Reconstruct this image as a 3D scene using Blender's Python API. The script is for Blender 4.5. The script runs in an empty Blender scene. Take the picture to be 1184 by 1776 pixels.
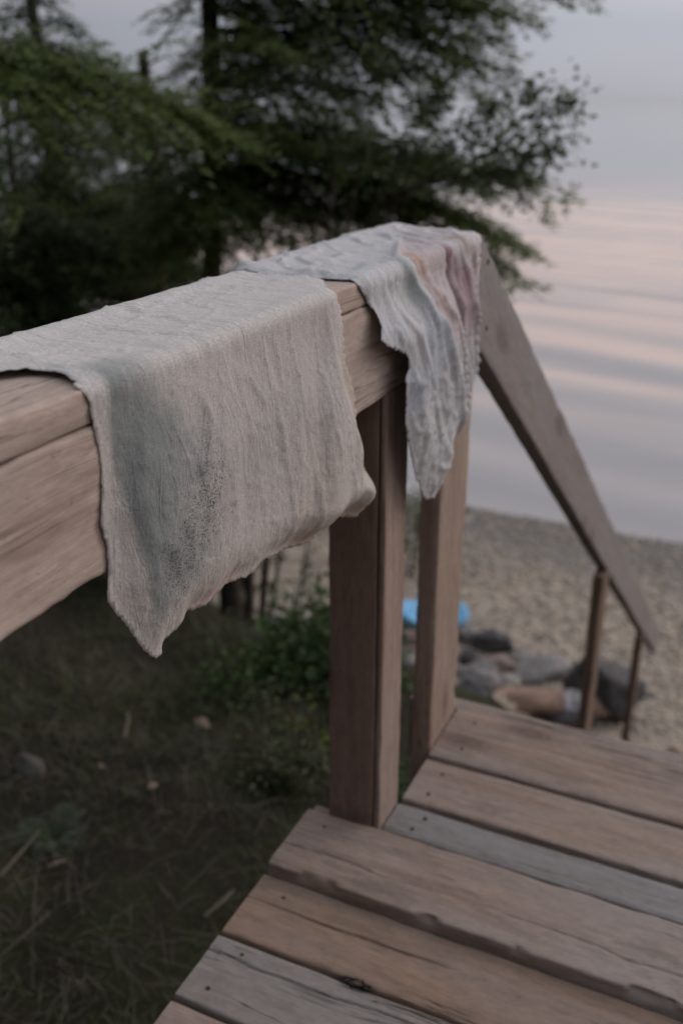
import bpy, math, random
import numpy as np
from mathutils import Vector, Matrix
from mathutils.geometry import delaunay_2d_cdt

S = bpy.context.scene
COL = S.collection
R = math.radians

# ------------------------------------------------------------------ camera
CAM_H = 1.12                         # metres above the deck boards (deck top is z = 0)
YAW, PITCH, ROLL = R(24.9868), R(22.8587), R(.17896)
FPX = 1726.0
C0 = np.array([0, 0, CAM_H])
_f = np.array([-math.sin(YAW)*math.cos(PITCH), math.cos(YAW)*math.cos(PITCH), -math.sin(PITCH)])
_r = np.array([math.cos(YAW), math.sin(YAW), 0]); _u = np.cross(_r, _f)
_r2 = math.cos(ROLL)*_r+math.sin(ROLL)*_u; _u2 = -math.sin(ROLL)*_r+math.cos(ROLL)*_u
cam_d = bpy.data.cameras.new('camera'); cam = bpy.data.objects.new('camera', cam_d); COL.objects.link(cam)
M4 = Matrix(((_r2[0], _u2[0], -_f[0], 0), (_r2[1], _u2[1], -_f[1], 0), (_r2[2], _u2[2], -_f[2], CAM_H), (0, 0, 0, 1)))
cam.matrix_world = M4
cam_d.sensor_fit = 'VERTICAL'; cam_d.sensor_height = 36; cam_d.lens = FPX/1776*36
cam_d.clip_start = .02; cam_d.clip_end = 9000
cam_d.dof.use_dof = True; cam_d.dof.focus_distance = 0.98; cam_d.dof.aperture_fstop = 3.7
S.camera = cam

# ------------------------------------------------------------------ world, sun, exposure
SUN_EL, SUN_AZ = R(24), R(36)        # azimuth clockwise from +Y
w = bpy.data.worlds.new('World'); S.world = w; w.use_nodes = True
nt = w.node_tree; N = nt.nodes; N.clear()
def nd(t, **k):
    n = N.new(t)
    for a, b in k.items(): setattr(n, a, b)
    return n
sky = nd('ShaderNodeTexSky', sky_type='NISHITA', sun_disc=False, sun_elevation=SUN_EL, sun_rotation=SUN_AZ)
tc = nd('ShaderNodeTexCoord'); sep = nd('ShaderNodeSeparateXYZ'); nt.links.new(tc.outputs['Generated'], sep.inputs[0])
ramp = nd('ShaderNodeValToRGB'); nt.links.new(sep.outputs['Z'], ramp.inputs[0])
def stops(cr, pts):
    while len(cr.elements) > 1: cr.elements.remove(cr.elements[0])
    cr.elements[0].position = pts[0][0]; cr.elements[0].color = (*pts[0][1], 1)
    for p, c in pts[1:]:
        e = cr.elements.new(p); e.color = (*c, 1)
stops(ramp.color_ramp, [(0.0, (.57, .60, .715)), (.03, (.595, .625, .745)), (.055, (.60, .63, .75)), (.085, (.74, .71, .80)), (.12, (1.60, 1.22, 1.08)), (.20, (1.66, 1.26, 1.12)),
                        (.30, (1.15, 1.07, 1.10)), (.42, (1.0, .98, 1.05)), (.7, (1.35, 1.37, 1.48)), (1, (1.45, 1.48, 1.60))])
# brighter towards the afterglow over the lake, darker inland
dotp = nd('ShaderNodeVectorMath', operation='DOT_PRODUCT'); nt.links.new(tc.outputs['Generated'], dotp.inputs[0])
dotp.inputs[1].default_value = (math.sin(SUN_AZ), math.cos(SUN_AZ), .5)
mr = nd('ShaderNodeMapRange'); nt.links.new(dotp.outputs['Value'], mr.inputs[0])
for i, v in ((1, -.75), (2, 1.), (3, .07), (4, .97)): mr.inputs[i].default_value = v
cl = nd('ShaderNodeTexNoise'); cl.inputs['Scale'].default_value = 3; cl.inputs['Detail'].default_value = 4
mp = nd('ShaderNodeMapping'); mp.inputs['Scale'].default_value = (1, 1, 5)
nt.links.new(tc.outputs['Generated'], mp.inputs[0]); nt.links.new(mp.outputs[0], cl.inputs[0])
mc = nd('ShaderNodeMapRange'); nt.links.new(cl.outputs[0], mc.inputs[0]); mc.inputs[3].default_value = .93; mc.inputs[4].default_value = 1.07
mm = nd('ShaderNodeMath', operation='MULTIPLY'); nt.links.new(mr.outputs[0], mm.inputs[0]); nt.links.new(mc.outputs[0], mm.inputs[1])
m3 = nd('ShaderNodeMath', operation='MULTIPLY'); nt.links.new(mm.outputs[0], m3.inputs[0]); m3.inputs[1].default_value = 5.0
sc = nd('ShaderNodeVectorMath', operation='SCALE'); nt.links.new(ramp.outputs[0], sc.inputs[0]); nt.links.new(m3.outputs[0], sc.inputs['Scale'])
mx = nd('ShaderNodeMix', data_type='RGBA'); mx.inputs[0].default_value = .93
nt.links.new(sky.outputs[0], mx.inputs[6]); nt.links.new(sc.outputs[0], mx.inputs[7])
bg = nd('ShaderNodeBackground'); bg.inputs[1].default_value = .12; nt.links.new(mx.outputs[2], bg.inputs[0])
wo = nd('ShaderNodeOutputWorld'); nt.links.new(bg.outputs[0], wo.inputs[0])
sl = bpy.data.lights.new('sun', 'SUN'); sl.energy = .75; sl.angle = R(28); sl.color = (1, .86, .78)
so = bpy.data.objects.new('sun', sl); COL.objects.link(so)
sd = Vector((math.sin(SUN_AZ)*math.cos(SUN_EL), math.cos(SUN_AZ)*math.cos(SUN_EL), math.sin(SUN_EL)))
so.rotation_euler = sd.to_track_quat('Z', 'Y').to_euler(); so.location = (6, 6, 8)
S.view_settings.view_transform = 'Standard'; S.view_settings.look = 'None'
S.view_settings.exposure = .45; S.view_settings.gamma = 1; S.view_settings.use_curve_mapping = False
S.render.engine = 'CYCLES'
S.cycles.max_bounces = 6; S.cycles.transparent_max_bounces = 8

# ------------------------------------------------------------------ helpers
def ray(px, py):
    return (px-592)*_r2-(py-888)*_u2+FPX*_f
def onz(px, py, z):
    d = ray(px, py); return C0+d*(z-CAM_H)/d[2]
def onx(px, py, x):
    d = ray(px, py); return C0+d*(x/d[0])
def at(px, py, dist):
    d = ray(px, py); return C0+d*(dist/np.hypot(d[0], d[1]))

def thing(name, label, cat, loc=(0, 0, 0), group=None):
    o = bpy.data.objects.new(name, None); COL.objects.link(o); o.location = loc
    o.empty_display_size = .05
    o['label'] = label; o['category'] = cat
    if group: o['group'] = group
    return o
def tag(o, label, cat, group=None, kind=None):
    o['label'] = label; o['category'] = cat
    if group: o['group'] = group
    if kind: o['kind'] = kind
    return o
def root_of(o):
    l = Vector(o.location)
    while o.parent: o = o.parent; l += Vector(o.location)
    return l
def obj(name, me, mat, parent=None, matrix=None):
    o = bpy.data.objects.new(name, me); COL.objects.link(o)
    if mat is not None and not me.materials: me.materials.append(mat)
    if matrix is not None: o.matrix_basis = matrix
    if parent is not None:
        o.parent = parent
        base = parent.matrix_basis.copy(); p = parent.parent
        pm = parent.matrix_parent_inverse @ base if p else base
        while p:
            pm = (p.matrix_parent_inverse @ p.matrix_basis if p.parent else p.matrix_basis) @ pm; p = p.parent
        o.matrix_parent_inverse = pm.inverted()
    return o
def mesh(name, v, f, smooth=False):
    me = bpy.data.meshes.new(name); me.from_pydata([tuple(map(float, p)) for p in v], [], [tuple(map(int, q)) for q in f])
    me.update()
    if smooth: me.polygons.foreach_set('use_smooth', [True]*len(me.polygons))
    return me
def fast_mesh(name, V, F, smooth=False):
    """V (n,3), F (m,k) all faces with the same corner count"""
    V = np.asarray(V, np.float32); F = np.asarray(F, np.int32); k = F.shape[1]
    me = bpy.data.meshes.new(name)
    me.vertices.add(len(V)); me.vertices.foreach_set('co', V.ravel())
    me.loops.add(F.size); me.loops.foreach_set('vertex_index', F.ravel())
    me.polygons.add(len(F)); me.polygons.foreach_set('loop_start', np.arange(len(F), dtype=np.int32)*k)
    me.polygons.foreach_set('loop_total', np.full(len(F), k, np.int32))
    if smooth: me.polygons.foreach_set('use_smooth', np.ones(len(F), bool))
    me.update(calc_edges=True); me.validate(); return me

# numpy gradient-ish value noise, smooth, range about -1..1
_rs = np.random.RandomState(7); _tab = _rs.rand(256, 256)*2-1
def vn(x, y, seed=0):
    x = np.asarray(x, float)+seed*17.3; y = np.asarray(y, float)+seed*9.7
    xi = np.floor(x).astype(int); yi = np.floor(y).astype(int); fx = x-xi; fy = y-yi
    fx = fx*fx*fx*(fx*(fx*6-15)+10); fy = fy*fy*fy*(fy*(fy*6-15)+10)
    g = lambda a, b: _tab[a & 255, b & 255]
    return (g(xi, yi)*(1-fx)+g(xi+1, yi)*fx)*(1-fy)+(g(xi, yi+1)*(1-fx)+g(xi+1, yi+1)*fx)*fy
def fbm(x, y, seed=0, o=4):
    s = 0; a = 1
    for i in range(o): s = s+a*vn(x*2**i, y*2**i, seed+i); a *= .5
    return s
def sst(a, b, x):
    t = np.clip((np.asarray(x, float)-a)/(b-a), 0, 1); return t*t*(3-2*t)

# ------------------------------------------------------------------ materials
def new_mat(name):
    m = bpy.data.materials.new(name); m.use_nodes = True
    t = m.node_tree; b = t.nodes['Principled BSDF']; return m, t, b
class G:
    def __init__(s, t): s.t = t
    def n(s, ty, ins=None, **k):
        n = s.t.nodes.new(ty)
        for a, b in k.items(): setattr(n, a, b)
        for a, b in (ins or {}).items():
            if hasattr(b, 'is_linked') or isinstance(b, bpy.types.NodeSocket): s.t.links.new(b, n.inputs[a])
            else: n.inputs[a].default_value = b
        return n
    def ramp(s, fac, pts, interp='LINEAR'):
        n = s.n('ShaderNodeValToRGB', {0: fac}); stops(n.color_ramp, pts); n.color_ramp.interpolation = interp; return n.outputs[0]
    def mix(s, fac, a, b, mode='MIX'):
        n = s.n('ShaderNodeMix', data_type='RGBA', blend_type=mode)
        for i, v in ((0, fac), (6, a), (7, b)):
            if isinstance(v, bpy.types.NodeSocket): s.t.links.new(v, n.inputs[i])
            elif i == 0: n.inputs[0].default_value = v
            else: n.inputs[i].default_value = (*v, 1)
        return n.outputs[2]
    def math(s, op, a, b=0.):
        return s.n('ShaderNodeMath', {0: a, 1: b}, operation=op).outputs[0]
    def noise(s, vec, scale, detail=5, rough=.6, dist=0):
        return s.n('ShaderNodeTexNoise', {'Vector': vec, 'Scale': scale, 'Detail': detail, 'Roughness': rough, 'Distortion': dist}).outputs[0]
    def map(s, vec, scale, loc=(0, 0, 0)):
        return s.n('ShaderNodeMapping', {'Vector': vec, 'Scale': scale, 'Location': loc}).outputs[0]
BW = lambda v: (v, v, v)

def wood(name, light, dark, grey, greyness=.5, crack=.5, knots=True, rough=.8, spots=.4):
    """weathered softwood, grain along local X"""
    m, t, b = new_mat(name); g = G(t)
    tc = g.n('ShaderNodeTexCoord').outputs['Object']
    rnd = g.n('ShaderNodeObjectInfo').outputs['Random']
    off = g.n('ShaderNodeCombineXYZ', {0: g.math('MULTIPLY', rnd, 31.), 1: g.math('MULTIPLY', rnd, 17.), 2: g.math('MULTIPLY', rnd, 7.)}).outputs[0]
    v0 = g.n('ShaderNodeVectorMath', {0: tc, 1: off}, operation='ADD').outputs[0]
    warp = g.n('ShaderNodeTexNoise', {'Vector': g.map(v0, (2.2, 6, 6)), 'Scale': 1., 'Detail': 2.}).outputs['Color']
    wv = g.n('ShaderNodeVectorMath', {0: warp, 1: (.5, .5, .5)}, operation='SUBTRACT').outputs[0]
    wv = g.n('ShaderNodeVectorMath', {0: wv, 'Scale': .045}, operation='SCALE').outputs[0]
    v = g.n('ShaderNodeVectorMath', {0: v0, 1: wv}, operation='ADD').outputs[0]
    # growth-ring bands
    bands = g.noise(g.map(v, (1.1, 42, 42)), 1., 7, .72)
    fine = g.noise(g.map(v, (9, 420, 420)), 1., 4, .7)
    big = g.noise(g.map(v0, (2.3, 9, 9)), 1., 3, .5)
    col = g.ramp(bands, [(.30, dark), (.47, tuple(.5*a+.5*c for a, c in zip(dark, light))), (.58, light), (.8, light)])
    col = g.mix(g.ramp(fine, [(.35, BW(.24)), (.65, BW(0))]), col, tuple(c*.45 for c in dark))
    gf = g.ramp(big, [(.38, BW(0)), (.66, BW(1))])
    gf = g.math('MULTIPLY', gf, greyness)
    gf2 = g.math('ADD', gf, g.math('MULTIPLY', g.math('SUBTRACT', rnd, .5), .25))
    gf2 = g.n('ShaderNodeClamp', {0: gf2}).outputs[0]
    col = g.mix(gf2, col, grey)
    mo = g.noise(g.map(v0, (38, 95, 95)), 1., 7, .82)
    col = g.mix(1., col, g.ramp(mo, [(.32, BW(.80)), (.5, BW(1.0)), (.68, BW(1.16))]), 'MULTIPLY')
    # blotches
    bl = g.noise(g.map(v0, (6, 22, 22)), 1., 6, .7)
    col = g.mix(g.math('MULTIPLY', g.ramp(bl, [(.56, BW(0)), (.72, BW(1))]), spots), col, tuple(c*.42 for c in grey))
    sp = g.noise(g.map(v0, (90, 130, 130)), 1., 2, .5)
    col = g.mix(g.math('MULTIPLY', g.ramp(sp, [(.68, BW(0)), (.76, BW(1))]), .35), col, tuple(c*.25 for c in dark))
    height = g.math('ADD', g.math('ADD', g.math('MULTIPLY', bands, .5), g.math('MULTIPLY', fine, .45)), g.math('MULTIPLY', mo, .35))
    if knots:
        vo = g.n('ShaderNodeTexVoronoi', {'Vector': g.map(v0, (2.6, 7, 7)), 'Scale': 1., 'Randomness': 1.}).outputs[0]
        kf = g.ramp(vo, [(.0, BW(1)), (.10, BW(.9)), (.17, BW(.25)), (.24, BW(0))])
        ring = g.ramp(g.math('FRACT', g.math('MULTIPLY', vo, 26.)), [(0, BW(.5)), (.5, BW(1)), (1, BW(.5))])
        kc = g.mix(ring, tuple(c*.35 for c in dark), tuple(c*.8 for c in dark))
        col = g.mix(kf, col, kc)
    # thin checks along the grain
    cr = g.noise(g.map(v, (1.3, 46, 46), (3, 5, 1)), 1., 3, .5)
    crd = g.math('ABSOLUTE', g.math('SUBTRACT', cr, .5))
    lim = g.noise(g.map(v0, (2., 10, 10), (9, 2, 4)), 1., 2, .5)
    cf = g.math('MULTIPLY', g.ramp(crd, [(0, BW(1)), (.006, BW(.8)), (.014, BW(0))]), g.ramp(lim, [(.5, BW(0)), (.58, BW(1))]))
    cf = g.math('MULTIPLY', cf, crack)
    col = g.mix(cf, col, tuple(c*.15 for c in dark))
    height = g.math('SUBTRACT', height, g.math('MULTIPLY', cf, 1.4))
    t.links.new(col, b.inputs['Base Color']); b.inputs['Roughness'].default_value = rough
    b.inputs['Specular IOR Level'].default_value = .25
    bp = g.n('ShaderNodeBump', {'Height': height, 'Distance': .0022, 'Strength': .55}); t.links.new(bp.outputs[0], b.inputs['Normal'])
    return m
M = {}
M['rail'] = wood('rail_wood', (.46, .365, .312), (.38, .29, .245), (.39, .34, .31), .6, .45, True, .8, .45)
M['post'] = wood('post_wood', (.24, .165, .135), (.17, .11, .088), (.22, .17, .15), .5, .5, True, .85, .3)
M['post_lit'] = wood('post_lit_edge_wood', (.33, .245, .205), (.22, .15, .115), (.30, .25, .23), .6, .4, False, .85, .3)  # post wood made paler, standing in for light on its edge
M['post_far'] = wood('stair_post_wood', (.35, .268, .215), (.235, .165, .125), (.30, .24, .205), .4, .5, True, .85, .4)
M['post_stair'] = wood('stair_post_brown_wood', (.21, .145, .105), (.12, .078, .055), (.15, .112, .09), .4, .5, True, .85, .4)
M['deck'] = wood('deck_wood', (.305, .23, .19), (.205, .148, .12), (.27, .232, .213), .85, .8, True, .85, .7)
M['deck_grey'] = wood('grey_deck_wood', (.26, .23, .205), (.17, .14, .12), (.235, .212, .197), .9, 1.0, True, .8, .6)
M['deck_blue'] = wood('slate_deck_wood', (.24, .22, .21), (.17, .158, .153), (.228, .222, .225), 1.0, .4, False, .75, .4)
M['deck_brown'] = wood('brown_deck_wood', (.29, .19, .13), (.19, .125, .09), (.23, .185, .165), .6, .9, True, .85, .7)
M['stair_rail'] = wood('stair_rail_wood', (.26, .235, .222), (.21, .185, .17), (.235, .226, .224), .7, .3, True, .8, .25)

def simple(name, col, rough=.6, metal=0, nscale=None, namp=.4, bump=0):
    m, t, b = new_mat(name); g = G(t)
    b.inputs['Roughness'].default_value = rough; b.inputs['Metallic'].default_value = metal
    if nscale:
        tc = g.n('ShaderNodeTexCoord').outputs['Object']
        n = g.noise(tc, nscale, 6, .65)
        c = g.ramp(n, [(.3, tuple(x*(1-namp) for x in col)), (.7, tuple(min(1, x*(1+namp)) for x in col))])
        t.links.new(c, b.inputs['Base Color'])
        if bump:
            bp = g.n('ShaderNodeBump', {'Height': n, 'Distance': bump}); t.links.new(bp.outputs[0], b.inputs['Normal'])
    else: b.inputs['Base Color'].default_value = (*col, 1)
    return m
M['nail'] = simple('nail_steel', (.035, .03, .028), .5, .6)
M['blue'] = simple('blue_plastic', (.12, .40, .68), .4, 0, 9, .12)
M['bark'] = simple('bark', (.055, .042, .034), .95, 0, 30, .6, .01)
M['log'] = simple('driftwood', (.29, .19, .14), .9, 0, 7, .55, .01)
M['dark_boulder'] = simple('dark_stone', (.07, .066, .068), .85, 0, 14, .5, .01)
M['thread'] = simple('thread', (.62, .58, .52), .9)
def stone(name, a, bcol):
    m, t, b = new_mat(name); g = G(t)
    tc = g.n('ShaderNodeTexCoord').outputs['Object']
    n1 = g.noise(tc, 9, 8, .7); n2 = g.noise(tc, 60, 3, .6)
    c = g.ramp(n1, [(.35, a), (.62, bcol)]); c = g.mix(g.ramp(n2, [(.55, BW(0)), (.7, BW(.5))]), c, tuple(x*.35 for x in a))
    t.links.new(c, b.inputs['Base Color']); b.inputs['Roughness'].default_value = .85
    bp = g.n('ShaderNodeBump', {'Height': n1, 'Distance': .02, 'Strength': .7}); t.links.new(bp.outputs[0], b.inputs['Normal'])
    return m
M['stone_grey'] = stone('grey_stone', (.15, .145, .145), (.25, .235, .225))
M['stone_pink'] = stone('pinkish_stone', (.20, .155, .14), (.31, .24, .21))
M['stone_pale'] = stone('pale_stone', (.27, .25, .235), (.40, .37, .34))
M['stone_orange'] = stone('orange_stone', (.30, .20, .15), (.38, .28, .21))
M['mossy'] = stone('mossy_stone', (.045, .045, .037), (.08, .078, .065))
M['lichen'] = simple('white_lichen', (.42, .40, .42), .9, 0, 30, .25)

def leafmat(name, c1, c2, c3, trans=.38, rough=.55):
    m, t, b = new_mat(name); g = G(t)
    tc = g.n('ShaderNodeTexCoord').outputs['Object']
    isl = g.n('ShaderNodeNewGeometry').outputs['Random Per Island']
    n = g.noise(tc, 2.2, 3, .6)
    c = g.ramp(n, [(.35, c1), (.65, c2)]); c = g.mix(g.math('MULTIPLY', isl, .55), c, c3)
    t.links.new(c, b.inputs['Base Color']); b.inputs['Roughness'].default_value = rough; b.inputs['Specular IOR Level'].default_value = .3
    tr = g.n('ShaderNodeBsdfTranslucent', {0: c}); ms = g.n('ShaderNodeMixShader', {0: trans, 1: b.outputs[0], 2: tr.outputs[0]})
    t.links.new(ms.outputs[0], t.nodes['Material Output'].inputs[0])
    return m
M['hemlock'] = leafmat('hemlock_needles', (.095, .14, .055), (.175, .235, .082), (.24, .30, .115))
M['hemlock_dark'] = leafmat('dark_needles', (.055, .088, .040), (.095, .14, .056), (.13, .18, .07))
M['hemlock_bright'] = leafmat('fresh_needles', (.13, .195, .068), (.19, .255, .09), (.24, .30, .115))
M['alder'] = leafmat('alder_leaves', (.065, .10, .045), (.10, .14, .06), (.14, .175, .075), .35)
M['shrub'] = leafmat('shrub_leaves', (.036, .066, .024), (.06, .105, .034), (.085, .135, .042), .3)
M['yellowgreen'] = leafmat('yellow_green_leaves', (.09, .13, .02), (.13, .17, .03), (.16, .19, .035), .35)
M['fern'] = leafmat('fern_fronds', (.045, .062, .042), (.065, .085, .058), (.09, .11, .075), .3)
M['grass'] = leafmat('hillside_grass', (.045, .058, .025), (.070, .085, .033), (.11, .10, .06), .2)
M['straw'] = leafmat('dry_stems', (.075, .065, .05), (.11, .095, .072), (.15, .13, .10), .1)
M['deadleaf'] = simple('dead_leaf', (.16, .12, .085), .8, 0, 40, .3)

# ------------------------------------------------------------------ setting: terrain, beach, lake
ZW = -3.0; SHORE = 9.56
PY = [-60, -14, -6, -3.2, -1.6, 0, 1.5, 2.5, 3.3, 4.1, 4.7, 5.3, 5.9, 6.6, 9.56, 12, 40, 4000]
PZ = [22, 10, 5.0, 1.8, -.25, -.55, -.72, -.95, -1.25, -1.75, -2.15, -2.6, -2.84, -2.87, -3.0, -3.3, -5, -8]  # inland end: unseen rise behind camera, made steep to block sky light
def gz(x, y):
    x = np.asarray(x, float); y = np.asarray(y, float)
    ye = y+np.where(x < -1, (x+1)*.20, 0)+.75*sst(-1.5, -.85, x)*sst(.3, 2.0, y)
    ye = np.where(ye > 5.6, np.maximum(5.6, y-np.clip(5.9-5.6, 0, 1)*0), ye) if False else ye
    # the bank bends away on the left, the shoreline stays straight
    k = sst(5.2, 7.2, y); yy = ye*(1-k)+y*k
    z = np.interp(yy, PY, PZ)
    hill = 1-sst(5.0, 6.2, yy)
    z = z+hill*(.10*fbm(x*.9, y*.9, 3)+.035*fbm(x*4, y*4, 5))+(1-hill)*(.012*fbm(x*2, y*2, 8))*(1-.8*sst(7.8, 9, y))
    # keep soil under the deck boards
    return z
def axis(lo, hi, c0, c1, step):
    a = list(np.arange(c0, c1+1e-6, step)); s = step; p = c1
    while p < hi: s *= 1.25; p += s; a.append(min(p, hi))
    s = step; p = c0; l = []
    while p > lo: s *= 1.25; p -= s; l.append(max(p, lo))
    return np.array(l[::-1]+a)
gx = axis(-3000, 3000, -7, 3, .07); gy = axis(-60, 4000, -1.5, 11, .07)
XX, YY = np.meshgrid(gx, gy, indexing='ij'); ZZ = gz(XX, YY)
V = np.stack([XX, YY, ZZ], -1).reshape(-1, 3); nx, ny = XX.shape
I, J = np.meshgrid(np.arange(nx-1), np.arange(ny-1), indexing='ij'); a = (I*ny+J).ravel()
F = np.stack([a, a+ny, a+ny+1, a+1], 1)
cy = V[F].mean(1); edge = 5.55+.25*fbm(cy[:, 0]*1.3, cy[:, 1]*.0+1, 2)-np.where(cy[:, 0] < -1, np.clip((cy[:, 0]+1)*.10, -1.5, 0), 0)
isb = cy[:, 1] > edge
def submesh(name, F):
    u, inv = np.unique(F, return_inverse=True); return fast_mesh(name, V[u], inv.reshape(F.shape), True)
def ground_mat():
    m, t, b = new_mat('forest_floor'); g = G(t); tc = g.n('ShaderNodeTexCoord').outputs['Object']
    n1 = g.noise(tc, 1.6, 8, .7); n2 = g.noise(tc, 11, 8, .75); n3 = g.noise(tc, 55, 6, .7)
    c = g.ramp(n1, [(.35, (.030, .026, .021)), (.5, (.043, .043, .026)), (.62, (.050, .060, .027)), (.8, (.042, .054, .025))])
    c = g.mix(g.ramp(n2, [(.42, BW(0)), (.65, BW(.75))]), c, (.050, .040, .030))
    c = g.mix(g.ramp(n3, [(.5, BW(0)), (.7, BW(.6))]), c, (.016, .013, .010))
    t.links.new(c, b.inputs['Base Color']); b.inputs['Roughness'].default_value = .95; b.inputs['Specular IOR Level'].default_value = .15
    h = g.math('ADD', n2, g.math('MULTIPLY', n3, .5))
    bp = g.n('ShaderNodeBump', {'Height': h, 'Distance': .05}); t.links.new(bp.outputs[0], b.inputs['Normal']); return m
def beach_mat():
    m, t, b = new_mat('pebble_beach'); g = G(t); tc = g.n('ShaderNodeTexCoord').outputs['Object']
    vo = g.n('ShaderNodeTexVoronoi', {'Vector': g.map(tc, (28, 28, 28)), 'Scale': 1.})
    vo2 = g.n('ShaderNodeTexVoronoi', {'Vector': g.map(tc, (75, 75, 75)), 'Scale': 1.})
    pc = g.ramp(g.n('ShaderNodeSeparateColor', {0: vo.outputs['Color']}).outputs[0],
                [(0, (.17, .16, .15)), (.35, (.27, .23, .19)), (.6, (.34, .28, .21)), (.85, (.40, .33, .25)), (1, (.48, .42, .34))])
    pc2 = g.ramp(g.n('ShaderNodeSeparateColor', {0: vo2.outputs['Color']}).outputs[0], [(0, (.22, .19, .16)), (.5, (.33, .27, .20)), (1, (.44, .37, .28))])
    n1 = g.noise(tc, 1.3, 6, .7)
    c = g.mix(g.ramp(n1, [(.42, BW(.2)), (.6, BW(.85))]), pc, pc2)
    c = g.mix(.45, c, (.37, .32, .265))
    # grey wet shingle by the water
    y = g.n('ShaderNodeSeparateXYZ', {0: tc}).outputs[1]
    wy = g.math('ADD', y, g.math('MULTIPLY', g.math('SUBTRACT', n1, .5), 1.6))
    wet = g.n('ShaderNodeMapRange', {0: wy, 1: 7.9, 2: 8.7, 3: 0., 4: 1.}).outputs[0]
    c = g.mix(g.math('MULTIPLY', wet, .85), c, (.16, .15, .148))
    wl = g.n('ShaderNodeMapRange', {0: wy, 1: 8.6, 2: 9.35, 3: 0., 4: 1.}).outputs[0]
    c = g.mix(g.math('MULTIPLY', wl, .75), c, (.075, .07, .07))
    t.links.new(c, b.inputs['Base Color'])
    t.links.new(g.math('SUBTRACT', .9, g.math('MULTIPLY', wl, .55)), b.inputs['Roughness'])
    h = g.math('ADD', g.math('SUBTRACT', 1., vo.outputs['Distance']), g.math('MULTIPLY', n1, .4))
    bp = g.n('ShaderNodeBump', {'Height': h, 'Distance': .02}); t.links.new(bp.outputs[0], b.inputs['Normal']); return m
o = obj('hillside', submesh('hillside', F[~isb]), ground_mat()); o['kind'] = 'structure'
o = obj('beach', submesh('beach', F[isb]), beach_mat()); o['kind'] = 'structure'

def water():
    ax = axis(-4000, 4000, -22, 8, .12); ay = axis(SHORE-1.2, 5000, SHORE-1.2, 40, .08)
    X, Y = np.meshgrid(ax, ay, indexing='ij')
    amp = (.45+.55*sst(SHORE+1, SHORE+6, Y))*sst(SHORE-.2, SHORE+.5, Y)*(1-sst(30, 70, Y))
    yw = Y+.20*X+.5*fbm(X*.08, Y*.15, 4, 2)
    ph = 2*np.pi*yw/2.0
    env = .55+.45*vn(X*.12, Y*.35, 6)
    Z = ZW+amp*(.021*env*np.sin(ph)+.006*np.sin(ph*.63+1.3+X*.3)+.0030*vn(X*.8, Y*2.6, 9))
    Z = Z-.004*(1-sst(SHORE-.8, SHORE, Y))
    nx, ny = X.shape; I, J = np.meshgrid(np.arange(nx-1), np.arange(ny-1), indexing='ij'); a = (I*ny+J).ravel()
    me = fast_mesh('lake_water', np.stack([X, Y, Z], -1).reshape(-1, 3), np.stack([a, a+ny, a+ny+1, a+1], 1), True)
    m, t, b = new_mat('lake_water'); g = G(t); tc = g.n('ShaderNodeTexCoord').outputs['Object']
    n = g.noise(g.map(tc, (1.0, 3.4, 1)), 1.1, 3, .5); n2 = g.noise(g.map(tc, (3, 11, 1)), 1., 2, .5)
    bp = g.n('ShaderNodeBump', {'Height': g.math('ADD', n, g.math('MULTIPLY', n2, .12)), 'Distance': .008, 'Strength': .35}); t.links.new(bp.outputs[0], b.inputs['Normal'])
    b.inputs['Base Color'].default_value = (.30, .29, .295, 1); b.inputs['Roughness'].default_value = .07; b.inputs['IOR'].default_value = 1.333
    b.inputs['Specular IOR Level'].default_value = .9
    o = obj('lake_water', me, m); o['kind'] = 'structure'
water()

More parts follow.
